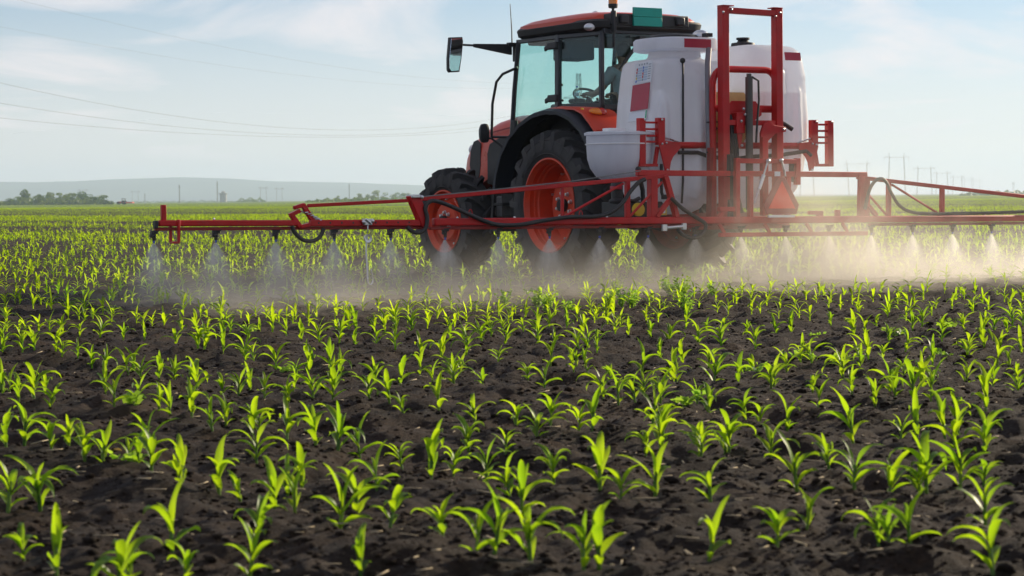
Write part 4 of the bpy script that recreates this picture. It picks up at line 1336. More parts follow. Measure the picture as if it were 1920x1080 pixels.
b.bar((0.62, 0, ZB + 0.08), (0.80, 0, ZB + 0.08), 0.05, 0.04).bar((0.77, 0, ZB + 0.03), (0.77, 0, ZB + 0.10), 0.07, 0.05)
bb('latch_lug', b, bevel=0.005)
b = MB(); b.bar((1.02, 0, ZB + 0.03), (1.02, 0, ZB + 0.11), 0.05, 0.05)
bb('latch_lug', b, bevel=0.005)
b = MB()
b.tube([(0.015, -0.06, 1.30), (-0.05, -0.07, 1.15)], 0.010, 8).tube([(-0.05, -0.07, 1.15), (-0.12, -0.08, 1.0)], 0.022, 10).tube([(-0.12, -0.08, 1.0), (-0.19, -0.09, 0.85)], 0.010, 8).sphere((0.02, -0.06, 1.30), 0.026, 8, 6)
bb('damper', b, 'steel')
b = MB()
b.tube([(0.20, -0.06, 1.305), (0.235, -0.06, 1.20), (0.25, -0.06, 1.14)], 0.012, 8).sphere((0.195, -0.06, 1.31), 0.024, 8, 6)
bb('damper', b, 'steel')
b = MB()
b.tube([(-1.30, -0.06, 0.60), (-1.10, -0.06, 0.612)], 0.018, 10).box((-1.33, -0.06, 0.60), (0.06, 0.03, 0.07)).box((-1.08, -0.06, 0.612), (0.05, 0.03, 0.07))
bb('damper', b, 'steel', bevel=0.005)
b = MB()
b.box((0.155, -0.045, 1.165), (0.075, 0.006, 0.05))
bb('name_plate', b, 'paper', smooth=0)
# slow-vehicle triangle
SC = 0.142
def tri(poly, y0, y1, name, m, bev=0.0):
    b_ = MB(); b_.prism(poly, 'y', y0, y1); return bb(name, b_, m, bevel=bev, smooth=0)
tri([(SC - 0.045, 1.130), (SC + 0.045, 1.130), (SC + 0.237, 0.835), (SC + 0.205, 0.735), (SC - 0.205, 0.735), (SC - 0.237, 0.835)], -0.135, -0.12, 'sign_backing', 'signrim', 0.004)
tri([(SC, 1.088), (SC + 0.180, 0.795), (SC - 0.180, 0.795)], -0.143, -0.138, 'sign_face', 'signface')
tri([(SC - 0.175, 0.70), (SC + 0.175, 0.70), (SC + 0.175, 0.727), (SC - 0.175, 0.727)], -0.14, -0.12, 'sign_strip', 'white')
# hoses along the boom
def smoothpath(pts, k_=5):
    P = [Vector(p) for p in pts]
    out_ = []
    for i in range(len(P) - 1):
        p0, p1, p2, p3 = P[max(i - 1, 0)], P[i], P[i + 1], P[min(i + 2, len(P) - 1)]
        for j in range(k_):
            t_ = j / k_
            out_.append(0.5 * ((2 * p1) + (p2 - p0) * t_ + (2 * p0 - 5 * p1 + 4 * p2 - p3) * t_ * t_ + (3 * p1 - p0 - 3 * p2 + p3) * t_ ** 3))
    out_.append(P[-1])
    return out_
HL = HOSE_L
HO = HOSE_O
HR = HOSE_R
HB = HOSE_B
for nm, pts, rad_ in (('boom_hose', HL, 0.021), ('boom_hose', HO, 0.019), ('boom_hose', HR, 0.019), ('boom_hose', HB, 0.020)):
    b = MB(); b.tube(smoothpath([(r_, -0.065, z_ + 0.0085 * r_) for r_, z_ in pts]), rad_, 10)
    bb(nm, b, 'hose', smooth=60)
for x_, z_ in ((-3.64, 0.752), (-2.36, 0.735)):
    b = MB(); b.tube([(x_ + 0.02 * math.cos(a_), -0.065, z_ + 0.045 * math.sin(a_)) for a_ in [2 * PI * i / 12 for i in range(11)]], 0.005, 5)
    bb('hose_ring', b, 'red')
b = MB()
for x_ in (-3.1, -2.0, -1.44, -6.3, -3.75, 2.2, 3.2):
    b.sphere((x_, 0, ZB + 0.047), 0.012, 8, 5)
tag(bb('beam_bolts', b, 'steel'), kind='stuff')
# nozzles every 0.6 m
nb_ = MB()
nb_.box((0, 0.0, 0.0), (0.055, 0.06, 0.03)).tube([(0, 0, 0), (0, 0, -0.075)], [0.020, 0.016], 10).tube([(-0.005, -0.02, -0.03), (-0.045, -0.025, -0.03)], 0.018, 8).tube([(0.0, -0.03, 0.0), (0.04, -0.035, 0.018)], 0.006, 6)
nt_ = MB(); nt_.tube([(0, 0, -0.075), (0, 0, -0.098)], [0.012, 0.009], 8)
nz = nb_.build('nozzle', M['black'], bm_, bevel=0.003)
nz.location = (-6.87, 0.03, ZB - 0.07)
tip = nt_.build('nozzle_tip', M['blue'], bm_)
tip.location = nz.location
NOZ = [-6.87]
for i in range(1, 23):
    x_ = -6.87 + 0.6 * i
    c = nz.copy(); COL.objects.link(c); c.location = (x_, 0.03, ZB - 0.07)
    c = tip.copy(); COL.objects.link(c); c.location = (x_, 0.03, ZB - 0.07)
    NOZ.append(x_)
# tie-down hook hanging from the beam
hk = empty('hook', world(-4.75, -0.04, 0.72), TH)
tag(hk, 'silver clamp and cord with a hook hanging from the left boom', 'hook')
b = MB()
b.box((0, 0, 0.0), (0.085, 0.05, 0.06)).tube([(-0.03, -0.03, 0.03), (0.03, -0.03, -0.02)], 0.012, 6).sphere((-0.045, -0.02, 0), 0.022, 8, 5).sphere((0.045, -0.02, 0.01), 0.022, 8, 5).tube([(0, -0.01, -0.03), (0, -0.01, -0.10)], 0.007, 6)
b.build('clamp', M['steel'], hk, bevel=0.006)
b = MB()
b.lathe([(0.022, -0.008), (0.04, -0.010), (0.04, 0.010), (0.022, 0.008)], 18, 'y', (0.0, -0.01, -0.155), closed=True)
b.build('pulley', M['steel'], hk)
b = MB()
b.tube(smoothpath([(-0.005, -0.01, -0.13), (-0.02, -0.01, -0.25), (-0.012, -0.01, -0.42), (-0.008, -0.01, -0.54)]), 0.008, 6)
b.build('cord', M['paper'], hk)
b = MB()
b.tube(smoothpath([(-0.008, -0.01, -0.50), (-0.005, -0.01, -0.57), (0.02, -0.01, -0.595), (0.045, -0.01, -0.57), (0.042, -0.01, -0.51), (0.025, -0.01, -0.45)]), 0.007, 6)
b.build('hook_wire', M['steel'], hk)
PLANTS = """-3.80,15.58 -3.68,15.57 -3.56,15.23 -3.42,15.06 -3.34,15.05 -3.17,14.72 -3.65,17.15 -3.56,17.14 -3.40,16.92 -3.10,16.14 -2.99,14.41 -2.82,14.25 -2.58,13.82 -2.39,13.54
-2.87,15.93 -2.66,15.40 -2.57,15.39 -2.41,15.21 -2.25,14.88 -2.15,14.71 -1.97,14.54 -2.04,14.70 -2.12,13.15 -1.93,12.78 -1.89,12.78 -1.74,12.54 -1.55,12.10 -1.49,12.00
-1.34,11.79 -1.21,11.58 -1.12,11.39 -0.96,10.95 -2.25,17.30 -2.10,17.07 -1.99,16.86 -1.80,16.64 -1.69,16.25 -1.73,18.50 -1.56,18.24 -1.41,17.77 -1.27,17.74 -1.12,17.50
-0.95,16.68 -0.85,17.05 -0.69,16.82 -0.60,16.62 -0.43,16.59 -0.19,15.83 -0.03,15.97 -2.93,18.50 -2.46,17.54 -3.06,18.52 -3.04,12.93 -2.91,12.69 -3.24,13.30 -2.73,12.46
-2.67,12.35 -2.53,12.13 -2.28,11.62 -2.09,11.33 -2.01,11.24 -1.85,10.89 -1.58,10.40 -1.43,10.24 -1.32,10.02 -1.17,9.80 -1.04,9.66 -0.93,9.71 -0.83,9.57 -0.65,9.43
-0.54,9.12 -0.46,8.73 -0.32,8.99 -0.40,10.34 -0.29,10.26 -0.29,11.29 -0.15,10.10 -0.69,10.52 -0.57,10.51 -0.54,12.28 -0.42,12.16 -1.75,13.83 -1.62,14.08 -1.51,13.93
-1.38,13.65 -1.25,13.51 -1.10,13.24 -0.98,12.99 -0.84,12.86 -0.71,12.62 -1.00,15.14 -0.84,14.96 -0.71,14.79 -0.42,14.03 -0.32,13.88 -0.14,13.73 -0.05,13.33 -0.36,16.39
-2.37,9.99 -2.25,9.78 -2.12,9.52 -2.52,10.28 -1.76,9.18 -1.66,9.18 -1.53,8.99 -1.47,8.93 -1.20,8.30 -1.18,8.54 -1.03,8.20 -1.02,8.38 -0.88,8.09 -0.75,7.91 -0.65,7.69
-0.57,7.72 -0.40,7.47 -0.21,7.20 -0.17,7.86 -0.16,8.71 -1.89,7.75 -1.86,7.91 -1.68,7.57 -1.66,7.77 -1.52,7.37 -1.45,7.33 -1.34,7.25 -1.30,7.17 -1.32,7.54 -1.06,6.63
-0.94,6.63 -0.87,6.62 -0.91,7.36 -0.73,6.35 -0.72,6.61 -0.68,6.67 -0.65,6.16 -0.49,5.80 -0.46,6.04 -0.44,6.68 -0.35,5.84 -0.28,6.99 -0.19,5.52 -0.09,7.08 -1.54,6.32
-1.44,6.32 -1.30,5.50 -1.16,5.25 -0.91,5.52 -0.71,5.68 -0.97,5.19 -0.82,5.14 -0.66,5.15 -0.38,5.12 -0.10,5.31 -0.05,5.12 -0.01,6.56 -0.03,7.60 0.01,8.49 0.09,8.10
0.15,8.37 0.26,8.22 0.31,8.17 0.38,14.62 0.65,16.03 0.26,14.94 0.69,14.00 0.77,13.86 0.91,13.70 1.01,13.43 0.16,13.07 0.25,12.71 0.40,12.58 0.50,12.35 0.08,10.83
0.15,9.93 0.32,10.88 0.39,10.87 0.51,10.86 0.62,9.81 0.67,10.84 0.81,10.59 0.41,9.45 0.46,9.08 0.55,9.37 0.65,9.18 0.55,8.24 0.58,8.06 1.17,13.16 1.28,12.79 1.06,11.31
1.09,10.11 0.82,9.28 0.84,8.93 1.46,12.54 1.47,11.17 1.21,9.75 1.68,11.69 1.40,9.73 1.30,8.89 0.98,8.81 1.02,8.60 1.13,8.59 0.77,7.57 0.78,7.53 0.91,7.37 0.48,7.56
0.67,7.39 1.88,14.10 1.79,14.11 1.62,14.42 1.48,14.59 1.38,14.76 1.24,14.93 1.08,15.44 1.63,11.80 2.15,13.14 1.99,11.65 2.28,14.92 1.84,11.04 1.54,9.46 1.70,10.72
2.54,14.57 2.85,15.83 2.32,12.32 2.68,13.97 2.34,11.61 2.01,10.69 2.01,10.22 2.10,10.44 2.23,10.27 2.64,12.07 1.72,9.50 1.75,9.07 1.51,8.11 1.54,7.93 1.58,9.09 1.25,7.65
1.84,9.18 1.67,8.05 1.74,8.14 1.83,8.62 1.79,7.86 1.98,8.72 2.29,9.44 2.71,11.37 2.83,12.14 2.54,10.47 2.87,13.94 3.26,15.08 3.38,14.90 3.59,16.25 3.53,14.42 0.02,6.62
0.13,6.73 0.02,6.01 0.27,6.51 0.32,6.25 0.43,6.33 0.58,6.13 0.66,7.31 0.89,6.53 1.06,6.99 1.07,6.54 1.19,6.60 1.27,6.50 1.29,6.50 1.40,6.52 1.54,6.82 1.27,5.60 0.68,5.38
0.79,5.61 0.49,5.24 0.95,5.41 0.97,5.37 1.02,5.36 0.04,5.13 0.21,5.14 0.17,5.11"""
# ------------------------------------------------------------------ distance: pylons, cables, trees, tower, far tractor
def at(px, depth):                       # ground point seen in column px at that distance
    return Vector(((px - 960) / FPX * depth, depth, 0))

def portal_pylon(px, depth, height, half, label, splay=0.06, thick=0.30, arm=1.8, peaks=True, lattice=True):
    root = empty('pylon', at(px, depth))
    tag(root, label, 'pylon', 'pylons of the power line')
    t_ = thick * 0.5
    b = MB()
    for s in (-1, 1):
        b.bar((s * half * (1 + splay * 4), 0, 0), (s * half, 0, height), t_, t_)
        if lattice:
            b.bar((s * half * (1 + splay * 4) + t_ * 2.4, 0, 0), (s * half + t_ * 1.2, 0, height), t_ * 0.5, t_ * 0.5)
            nseg = 9
            for i in range(nseg):
                z0, z1 = height * i / nseg, height * (i + 1) / nseg
                xa = s * half * (1 + splay * 4 * (1 - i / nseg)); xb = s * half * (1 + splay * 4 * (1 - (i + 1) / nseg))
                b.bar((xa + (t_ * 2.2 if i % 2 else 0), 0, z0), (xb + (0 if i % 2 else t_ * 2.0), 0, z1), t_ * 0.35, t_ * 0.35)
        if peaks:
            b.bar((s * half, 0, height), (s * (half + 0.4), 0, height * 1.10), t_ * 0.7, t_ * 0.7)
    b.build('mast', M['pylon'], root, smooth=0)
    b = MB()
    b.bar((-half * arm, 0, height * 0.985), (half * arm, 0, height * 0.985), t_ * 0.8, t_ * 0.8).bar((-half * arm, 0, height * 0.985), (-half, 0, height * 1.03), t_ * 0.5, t_ * 0.5).bar((half * arm, 0, height * 0.985), (half, 0, height * 1.03), t_ * 0.5, t_ * 0.5)
    for x_ in (-half * arm * 0.95, 0, half * arm * 0.95):
        b.bar((x_, 0, height * 0.98), (x_, 0, height * 0.88), t_ * 0.4, t_ * 0.4)
    b.build('crossarm', M['pylon'], root, smooth=0)
    return root
def hgt(px_tall, depth): return px_tall * depth / FPX
portal_pylon(1514, 1150, hgt(62, 1150), 3.2, 'pale pylon whose legs stand just right of the tank, nearest of the line', thick=0.35)
portal_pylon(1608, 1250, hgt(62, 1250), 6.0, 'pylon with outward slanted legs behind the hinge post of the right boom', splay=-0.05, thick=0.35, arm=1.3)
portal_pylon(1682, 1150, hgt(74, 1150), 3.9, 'tallest H-shaped pylon above the right boom, second in its line', thick=0.34)
portal_pylon(1734, 1450, hgt(52, 1450), 4.3, 'H-shaped pylon right of the tallest one over the right boom', thick=0.38)
portal_pylon(1767, 1750, hgt(42, 1750), 4.2, 'smaller H-shaped pylon in the middle of the receding line at right', thick=0.40)
portal_pylon(1796, 2150, hgt(34, 2150), 4.2, 'faint H-shaped pylon towards the far end of the receding line', thick=0.45)
portal_pylon(1816, 2500, hgt(30, 2500), 4.2, 'fainter H-shaped pylon next to last in the receding line', thick=0.5, lattice=False)
portal_pylon(1832, 2900, hgt(26, 2900), 4.2, 'faintest and last H-shaped pylon of the receding line at right', thick=0.55, lattice=False)
portal_pylon(1901, 1900, hgt(22, 1900), 0.5, 'small lone pole pylon above the right boom near the picture edge', thick=0.4, arm=3, lattice=False)
portal_pylon(496, 1500, hgt(27, 1500), 1.9, 'small H-shaped pylon before the blue hills, left one of two alike', thick=0.45, lattice=False)
portal_pylon(526, 1600, hgt(25, 1600), 1.9, 'small H-shaped pylon before the blue hills, right one of two alike', thick=0.45, lattice=False)
portal_pylon(256, 1700, hgt(22, 1700), 2.2, 'small H-shaped pylon just right of the far tractor', thick=0.45, lattice=False)
portal_pylon(158, 1500, hgt(26, 1500), 2.2, 'small H-shaped pylon rising over the left tree clump', thick=0.4, lattice=False)
def pole_mast(px, depth, h_px, label, thick):
    root = empty('lattice_mast', at(px, depth))
    tag(root, label, 'mast', 'lone masts in front of the hills')
    h_ = hgt(h_px, depth)
    b = MB()
    for dx, dy in ((-1, -1), (1, -1), (0, 1)):
        b.bar((dx * thick, dy * thick, 0), (dx * thick * 0.5, dy * thick * 0.5, h_), thick * 0.55, thick * 0.55)
    for i in range(14):
        b.bar((-thick * (1 - i / 28), -thick, h_ * i / 14), (thick * (1 - i / 28), -thick, h_ * (i + 1) / 14), thick * 0.3, thick * 0.3)
    b.build('lattice', M['pylon'], root, smooth=0)
    b = MB()
    b.bar((-thick * 3, 0, h_ * 0.86), (thick * 3, 0, h_ * 0.86), thick * 0.5, thick * 0.5)
    b.build('crossbar', M['pylon'], root, smooth=0)
pole_mast(339, 1400, 34, 'thin lattice mast before the hills, left of the tallest mast', 0.35)
pole_mast(410, 1400, 40, 'tallest thin mast before the hills, beside the round tower', 0.35)
pole_mast(274, 1700, 18, 'shortest thin mast before the hills, right of the far tractor', 0.32)
pole_mast(657, 1400, 33, 'thin mast standing over the trees left of the front wheel', 0.30)
# pylon seen through the cab glass; the cables end on it
pr_ = empty('pylon', (10.8, 330, 0), R(20))
tag(pr_, 'slender lattice pylon seen through the glass of the tractor cab', 'pylon', 'pylons of the power line')
b = MB()
for dx in (-1, 1):
    for dy in (-1, 1):
        b.bar((dx * 0.9, dy * 0.9, 0), (dx * 0.25, dy * 0.25, 20.5), 0.09, 0.09)
for i in range(14):
    k0, k1 = 0.9 - 0.65 * i / 14, 0.9 - 0.65 * (i + 1) / 14
    b.bar((-k0, -k0, 20.5 * i / 14), (k1, -k1, 20.5 * (i + 1) / 14), 0.05, 0.05).bar((k0, -k0, 20.5 * i / 14), (-k1, -k1, 20.5 * (i + 1) / 14), 0.05, 0.05)
b.build('mast', M['pylon'], pr_, smooth=0)
b = MB()
for z_, w_ in ((16.6, 2.6), (15.1, 3.4), (13.6, 2.6)):
    b.bar((-w_, 0, z_), (w_, 0, z_), 0.08, 0.12).bar((-w_, 0, z_), (0, 0, z_ + 0.9), 0.05, 0.05).bar((w_, 0, z_), (0, 0, z_ + 0.9), 0.05, 0.05)
b.build('crossarm', M['pylon'], pr_, smooth=0)
def cable(a, b_, sag, r_, label):
    a, b_ = Vector(a), Vector(b_)
    m_ = MB()
    m_.tube([a.lerp(b_, i / 50) - Vector((0, 0, sag * 4 * (i / 50) * (1 - i / 50))) for i in range(51)], r_, 5)
    tag(m_.build('power_cable', M['wire'], None, smooth=60), label, 'power cable', 'overhead power cables')
cable((-63.0, 150, 17.5), (10.8, 330, 16.6), 7.75, 0.013, 'overhead cable, uppermost of the three that cross low in the left sky')
cable((-63.1, 150, 14.0), (10.8, 330, 15.1), 6.0, 0.013, 'overhead cable, middle one of the three that cross low in the left sky')
cable((-63.2, 150, 10.9), (10.8, 330, 13.6), 4.0, 0.013, 'overhead cable, lowest of the three that cross low in the left sky')
cable((-44.2, 120, 17.2), (28.9, 330, 21.4), 5.5, 0.006, 'faint thin overhead cable, higher of the two high in the left sky')
cable((-44.3, 120, 14.5), (28.9, 330, 21.4), 5.0, 0.005, 'faint thin overhead cable, lower of the two high in the left sky')

# trees on the far field edge
def tree(px, depth, top_px, w_px, label, name='field_tree', seed=1, n=420, low=0.15):
    rg = random.Random(seed)
    h_ = hgt(top_px, depth); w_ = hgt(w_px, depth) / 2
    root = empty(name, at(px, depth))
    tag(root, label, 'tree', 'trees along the far field edge')
    b = MB()
    b.tube([(0, 0, -0.5), (0.05 * w_, 0, h_ * 0.35), (-0.04 * w_, 0.05 * w_, h_ * 0.75)], [h_ * 0.03, h_ * 0.022, h_ * 0.008], 6)
    for i in range(4):
        a_ = rg.uniform(0, 2 * PI)
        b.tube([(0, 0, h_ * (0.25 + 0.1 * i)), (w_ * 0.55 * math.cos(a_), w_ * 0.55 * math.sin(a_), h_ * (0.45 + 0.1 * i))], [h_ * 0.014, h_ * 0.005], 5)
    b.build('trunk', M['bark'], root)
    blobs = []
    for i in range(9):
        z_ = rg.uniform(low + 0.15, 0.88)
        k_ = math.sqrt(max(0.05, 1 - ((z_ - 0.5) / 0.55) ** 2))
        a_ = rg.uniform(0, 2 * PI)
        rr_ = rg.uniform(0, 0.75) * k_
        blobs.append((w_ * rr_ * math.cos(a_), w_ * rr_ * math.sin(a_), h_ * z_, rg.uniform(0.28, 0.5)))
    vs, fs = [], []
    ls = max(0.22, h_ * 0.055)
    for i in range(n):
        bx, by, bz, br2_ = rg.choice(blobs)
        d = Vector((rg.gauss(0, 1), rg.gauss(0, 1), rg.gauss(0, 1))).normalized() * (rg.uniform(0.35, 1.0) ** 0.5)
        p = Vector((bx + d.x * br2_ * w_, by + d.y * br2_ * w_, min(h_, max(h_ * low, bz + d.z * br2_ * h_ * 0.42))))
        u = Vector((rg.gauss(0, 1), rg.gauss(0, 1), rg.gauss(0, 1))).normalized()
        v = u.orthogonal().normalized()
        s_ = ls * rg.uniform(0.6, 1.4)
        o = len(vs)
        vs += [p + u * s_, p + v * s_ * 0.6, p - u * s_ * 0.9, p - v * s_ * 0.6]
        fs.append((o, o + 1, o + 2, o + 3))
    m_ = MB(); m_.add(vs, fs)
    m_.build('crown', M['foliage'], root, smooth=0)
TL = [(2, 5, 16, 'low bush at the left picture edge on the horizon'), (20, 12, 22, 'low rounded tree at the left end of the left tree clump'),
      (38, 15, 20, 'low dark tree left of the tall tree in the left clump'), (53, 27, 18, 'tallest tree of the left clump, standing above its neighbours'),
      (73, 20, 18, 'dark pointed tree right of the tallest tree in the left clump'), (88, 17, 20, 'second tree right of the tallest tree in the left clump'),
      (104, 21, 20, 'third tree right of the tallest tree, dark topped'), (120, 18, 20, 'tree in the middle of the left clump, fourth right of the tallest'),
      (138, 21, 24, 'rounded bright tree, fifth right of the tallest in the left clump'), (158, 22, 26, 'broad bright tree under the small pylon in the left clump'),
      (178, 17, 24, 'light green tree near the right end of the left clump'), (196, 16, 24, 'light green tree ending the left clump at its right')]
for i, (px, tp, wp_, lab) in enumerate(TL):
    tree(px, 950 + (i * 37) % 120, tp + 2, wp_ * 1.8, lab, seed=20 + i, n=1000, low=0.0)
TM = [(636, 9, 10, 'small lone round tree on the horizon before the middle tree row'), (676, 13, 14, 'first tree at the left end of the row by the front wheel'),
      (692, 10, 18, 'second, low tree of the row left of the front wheel'), (705, 17, 20, 'tallest rounded tree of the row left of the front wheel'),
      (722, 15, 22, 'tree right of the tallest in the row by the front wheel'), (742, 14, 24, 'wide tree near the right end of the row by the front wheel'),
      (762, 13, 24, 'last tree of the row, touching the front tyre')]
for i, (px, tp, wp_, lab) in enumerate(TM):
    tree(px, 1250 + (i * 53) % 140, tp + 3, wp_ * 1.3, lab, seed=60 + i, n=650, low=0.0)
# low shrubs and hedges that read as one mass
def hedge(name, x0, x1, depth, hpx, label, n):
    rg = random.Random(int(x0) + 3)
    vs, fs = [], []
    for i in range(n):
        px = rg.uniform(x0, x1)
        e = min(1.0, min(px - x0, x1 - px) / ((x1 - x0) * 0.25) + 0.25)
        p = at(px, depth + rg.uniform(-15, 15)) + Vector((0, 0, hgt(hpx, depth) * e * rg.uniform(0, 1) * (0.75 + 0.25 * math.sin(px * 0.35))))
        u = Vector((rg.gauss(0, 1), rg.gauss(0, 1), rg.gauss(0, 1))).normalized()
        v = u.orthogonal().normalized()
        s_ = hgt(hpx, depth) * rg.uniform(0.10, 0.24) + 0.3
        o = len(vs)
        vs += [p + u * s_, p + v * s_ * 0.6, p - u * s_ * 0.9, p - v * s_ * 0.6]
        fs.append((o, o + 1, o + 2, o + 3))
    m_ = MB(); m_.add(vs, fs)
    o = m_.build(name, M['foliage'], None, smooth=0)
    tag(o, label, 'hedge', kind='stuff')
hedge('hedge', 575, 800, 1000, 8, 'low green hedge along the horizon left of the front wheel', 1500)
hedge('undergrowth', -10, 214, 1010, 13, 'mass of green bushes filling in under the left tree clump', 2600)
hedge('scrub', 445, 500, 1900, 8, 'faint low scrub under the twin small pylons', 300)
hedge('hedge', 1800, 1990, 1300, 9, 'low green hedge on the horizon at the right edge', 1200)
hedge('scrub', 205, 450, 2300, 4, 'thin line of far scrub before the hills', 700)
# round tower and sheds in the haze
tw = empty('water_tower', at(421, 2100))
tag(tw, 'small round concrete tower beside the tallest mast on the horizon', 'tower')
b = MB(); b.lathe([(3.6, -0.5), (3.5, 8.0), (4.4, 8.6), (4.4, 9.0), (0, 9.3)], 20); b.build('shaft', M['concrete'], tw)
b = MB(); b.lathe([(2.0, 9.0), (2.0, 10.6), (0, 11.5)], 14); b.build('cap', M['concrete'], tw)
# far tractor working on the horizon
ft = empty('far_tractor', at(233, 900), R(80))
tag(ft, 'tiny reddish tractor with a low implement far off on the horizon', 'tractor')
b = MB(); b.box((0, 1.2, 0.95), (0.9, 2.2, 0.7)).box((0, -0.2, 0.9), (1.1, 1.4, 0.7)); b.build('body', M['orange'], ft, bevel=0.1)
b = MB(); b.box((0, -0.3, 2.45), (1.4, 1.5, 0.16))
for x_ in (-0.6, 0.6):
    for y_ in (-0.95, 0.35):
        b.bar((x_, y_, 1.2), (x_, y_, 2.4), 0.14, 0.14)
b.build('cab', M['dark'], ft, bevel=0.05)
for x_, y_, r_ in ((-0.9, -0.5, 0.85), (0.9, -0.5, 0.85), (-0.85, 1.9, 0.6), (0.85, 1.9, 0.6)):
    b = MB(); b.lathe([(r_ * 0.45, -0.2), (r_, -0.22), (r_, 0.22), (r_ * 0.45, 0.2)], 20, 'x', closed=True); b.build('wheel', M['rubber'], ft, loc=(x_, y_, r_))
b = MB(); b.box((0, -3.2, 0.75), (2.6, 2.8, 0.55)).bar((0, -1.0, 0.8), (0, -2.2, 0.7), 0.3, 0.3); b.build('implement', M['rim'], ft, bevel=0.1)

# ------------------------------------------------------------------ MAIZE
NP_ = np.random.RandomState(5)
def leaf_strip(Lg, W, e0, e1, twist, nseg=9, bend=1.0, fold=0.30, droop_tip=0.0):
    # leaf in its own frame: grows along +x and up z; three vertices across
    vs, fs = [], []
    p = Vector((0, 0, 0))
    side = 0.0
    for i in range(nseg + 1):
        t_ = i / nseg
        el = e0 + (e1 - e0) * (t_ ** bend) - droop_tip * max(0, t_ - 0.6) ** 2 * 6
        az = twist * t_ * t_
        d = Vector((math.cos(el) * math.cos(az), math.cos(el) * math.sin(az), math.sin(el)))
        if i:
            p = p + d * (Lg / nseg)
        wv = W * (0.42 + 0.58 * min(1, t_ / 0.35)) * max(0.0, 1 - t_ ** 2.6) ** 0.75
        if i == nseg: wv = W * 0.02
        n_ = Vector((-math.sin(az), math.cos(az), 0))
        roll_ = twist * 0.8 * t_
        upv_ = d.cross(n_) * -1
        sd = n_ * math.cos(roll_) + upv_ * math.sin(roll_)
        nn = d.cross(sd)
        if nn.z < 0: nn = -nn
        lift = nn * (wv * fold)
        wav = math.sin(t_ * 9 + twist * 7) * 0.10 * wv
        vs += [p + sd * wv / 2 + lift + nn * wav, p, p - sd * wv / 2 + lift - nn * wav]
    for i in range(nseg):
        a = i * 3
        fs += [(a, a + 1, a + 4, a + 3), (a + 1, a + 2, a + 5, a + 4)]
    return vs, fs
def plant_spec(seed):
    rg = random.Random(seed)
    az = rg.uniform(0, 2 * PI)
    n = rg.choice([5, 6, 6, 7, 7])
    lv = []
    for i in range(n):
        f = i / (n - 1)
        a_ = az + (i % 2) * PI + rg.gauss(0, 0.6)
        if i == 0:
            Lg, W, e0, e1, z_ = rg.uniform(0.05, 0.075), rg.uniform(0.020, 0.026), R(rg.uniform(38, 62)), R(rg.uniform(-10, 35)), 0.012
        elif i == 1:
            Lg, W, e0, e1, z_ = rg.uniform(0.07, 0.11), rg.uniform(0.025, 0.031), R(rg.uniform(45, 66)), R(rg.uniform(-25, 30)), 0.022
        elif i == n - 1:
            Lg, W, e0, e1, z_ = rg.uniform(0.05, 0.11), rg.uniform(0.015, 0.020), R(rg.uniform(66, 86)), R(rg.uniform(20, 80)), 0.078
        elif i == n - 2:
            Lg, W, e0, e1, z_ = rg.uniform(0.10, 0.15), rg.uniform(0.023, 0.029), R(rg.uniform(64, 82)), R(rg.uniform(-40, 50)), 0.068
        else:
            Lg, W, e0, e1, z_ = rg.uniform(0.09, 0.165), rg.uniform(0.023, 0.030), R(rg.uniform(54, 78)), R(rg.uniform(-60, 25)), 0.030 + 0.042 * f
        lv.append((a_, z_, leaf_strip(Lg, W, e0, e1, rg.uniform(-0.5, 0.5), nseg=8, bend=rg.uniform(1.0, 2.0), fold=rg.uniform(0.16, 0.42), droop_tip=R(rg.uniform(0, 25)))))
    return n, lv
NVAR = 18
VAR = []
for k_ in range(NVAR):
    n, lv = plant_spec(100 + k_)
    sb = MB()
    sb.tube([(0, 0, -0.03), (0, 0, 0.02), (0.001, 0, 0.05), (0, 0.001, 0.085)], [0.0058, 0.0056, 0.0050, 0.0036], 7)
    stem_me = sb.mesh('stem', M['stem'], 60)
    leaf_me, allm = [], MB()
    allm.v, allm.f = list(sb.v), list(sb.f)
    for a_, z_, (vs, fs) in lv:
        rz = Matrix.Rotation(a_, 3, 'Z')
        vv = [rz @ (v + Vector((0.003, 0, 0))) + Vector((0, 0, z_)) for v in vs]
        lb_ = MB(); lb_.add(vv, fs)
        lme_ = lb_.mesh('leaf', M['leaf'], 180)
        ra_ = lme_.attributes.new('rib', 'FLOAT', 'POINT')
        ra_.data.foreach_set('value', [1.0 if q % 3 == 1 else 0.0 for q in range(len(vv))])
        leaf_me.append(lme_)
        allm.add(vv, fs)
    VAR.append((n, stem_me, leaf_me, allm.mesh('maize_plant', M['leaf'], 180)))

pts = [tuple(map(float, s.split(','))) for s in PLANTS.split()]
W0 = np.array(pts)
near_y = 16.6
# further plants: along the drilled rows, on the far side of the traced ones
def drilled(c_rng, s_rng, gap, seed, jit=0.035, miss=0.06):
    rs = np.random.RandomState(seed)
    out_ = []
    for kk in range(int(c_rng[0] / ROW_SP) - 1, int(c_rng[1] / ROW_SP) + 2):
        c = ROW_PH + kk * ROW_SP
        s = np.arange(s_rng[0], s_rng[1], gap)
        s = s + rs.uniform(-gap * 0.35, gap * 0.35, len(s))
        cc = c + rs.normal(0, jit, len(s))
        x = cc * RA[0] + s * RB[0]; y = cc * RA[1] + s * RB[1]
        thin = np.clip((-vnoise(cc / 5.0 + 7, s / 70.0, 21) - 0.02) * 5, 0, 0.8) * np.clip((y - 26) / 20, 0, 1)
        keep = rs.rand(len(s)) > np.maximum(miss, thin)
        out_.append(np.stack([x[keep], y[keep]], 1))
    return np.vstack(out_)
TANV = math.tan(R(13.77))
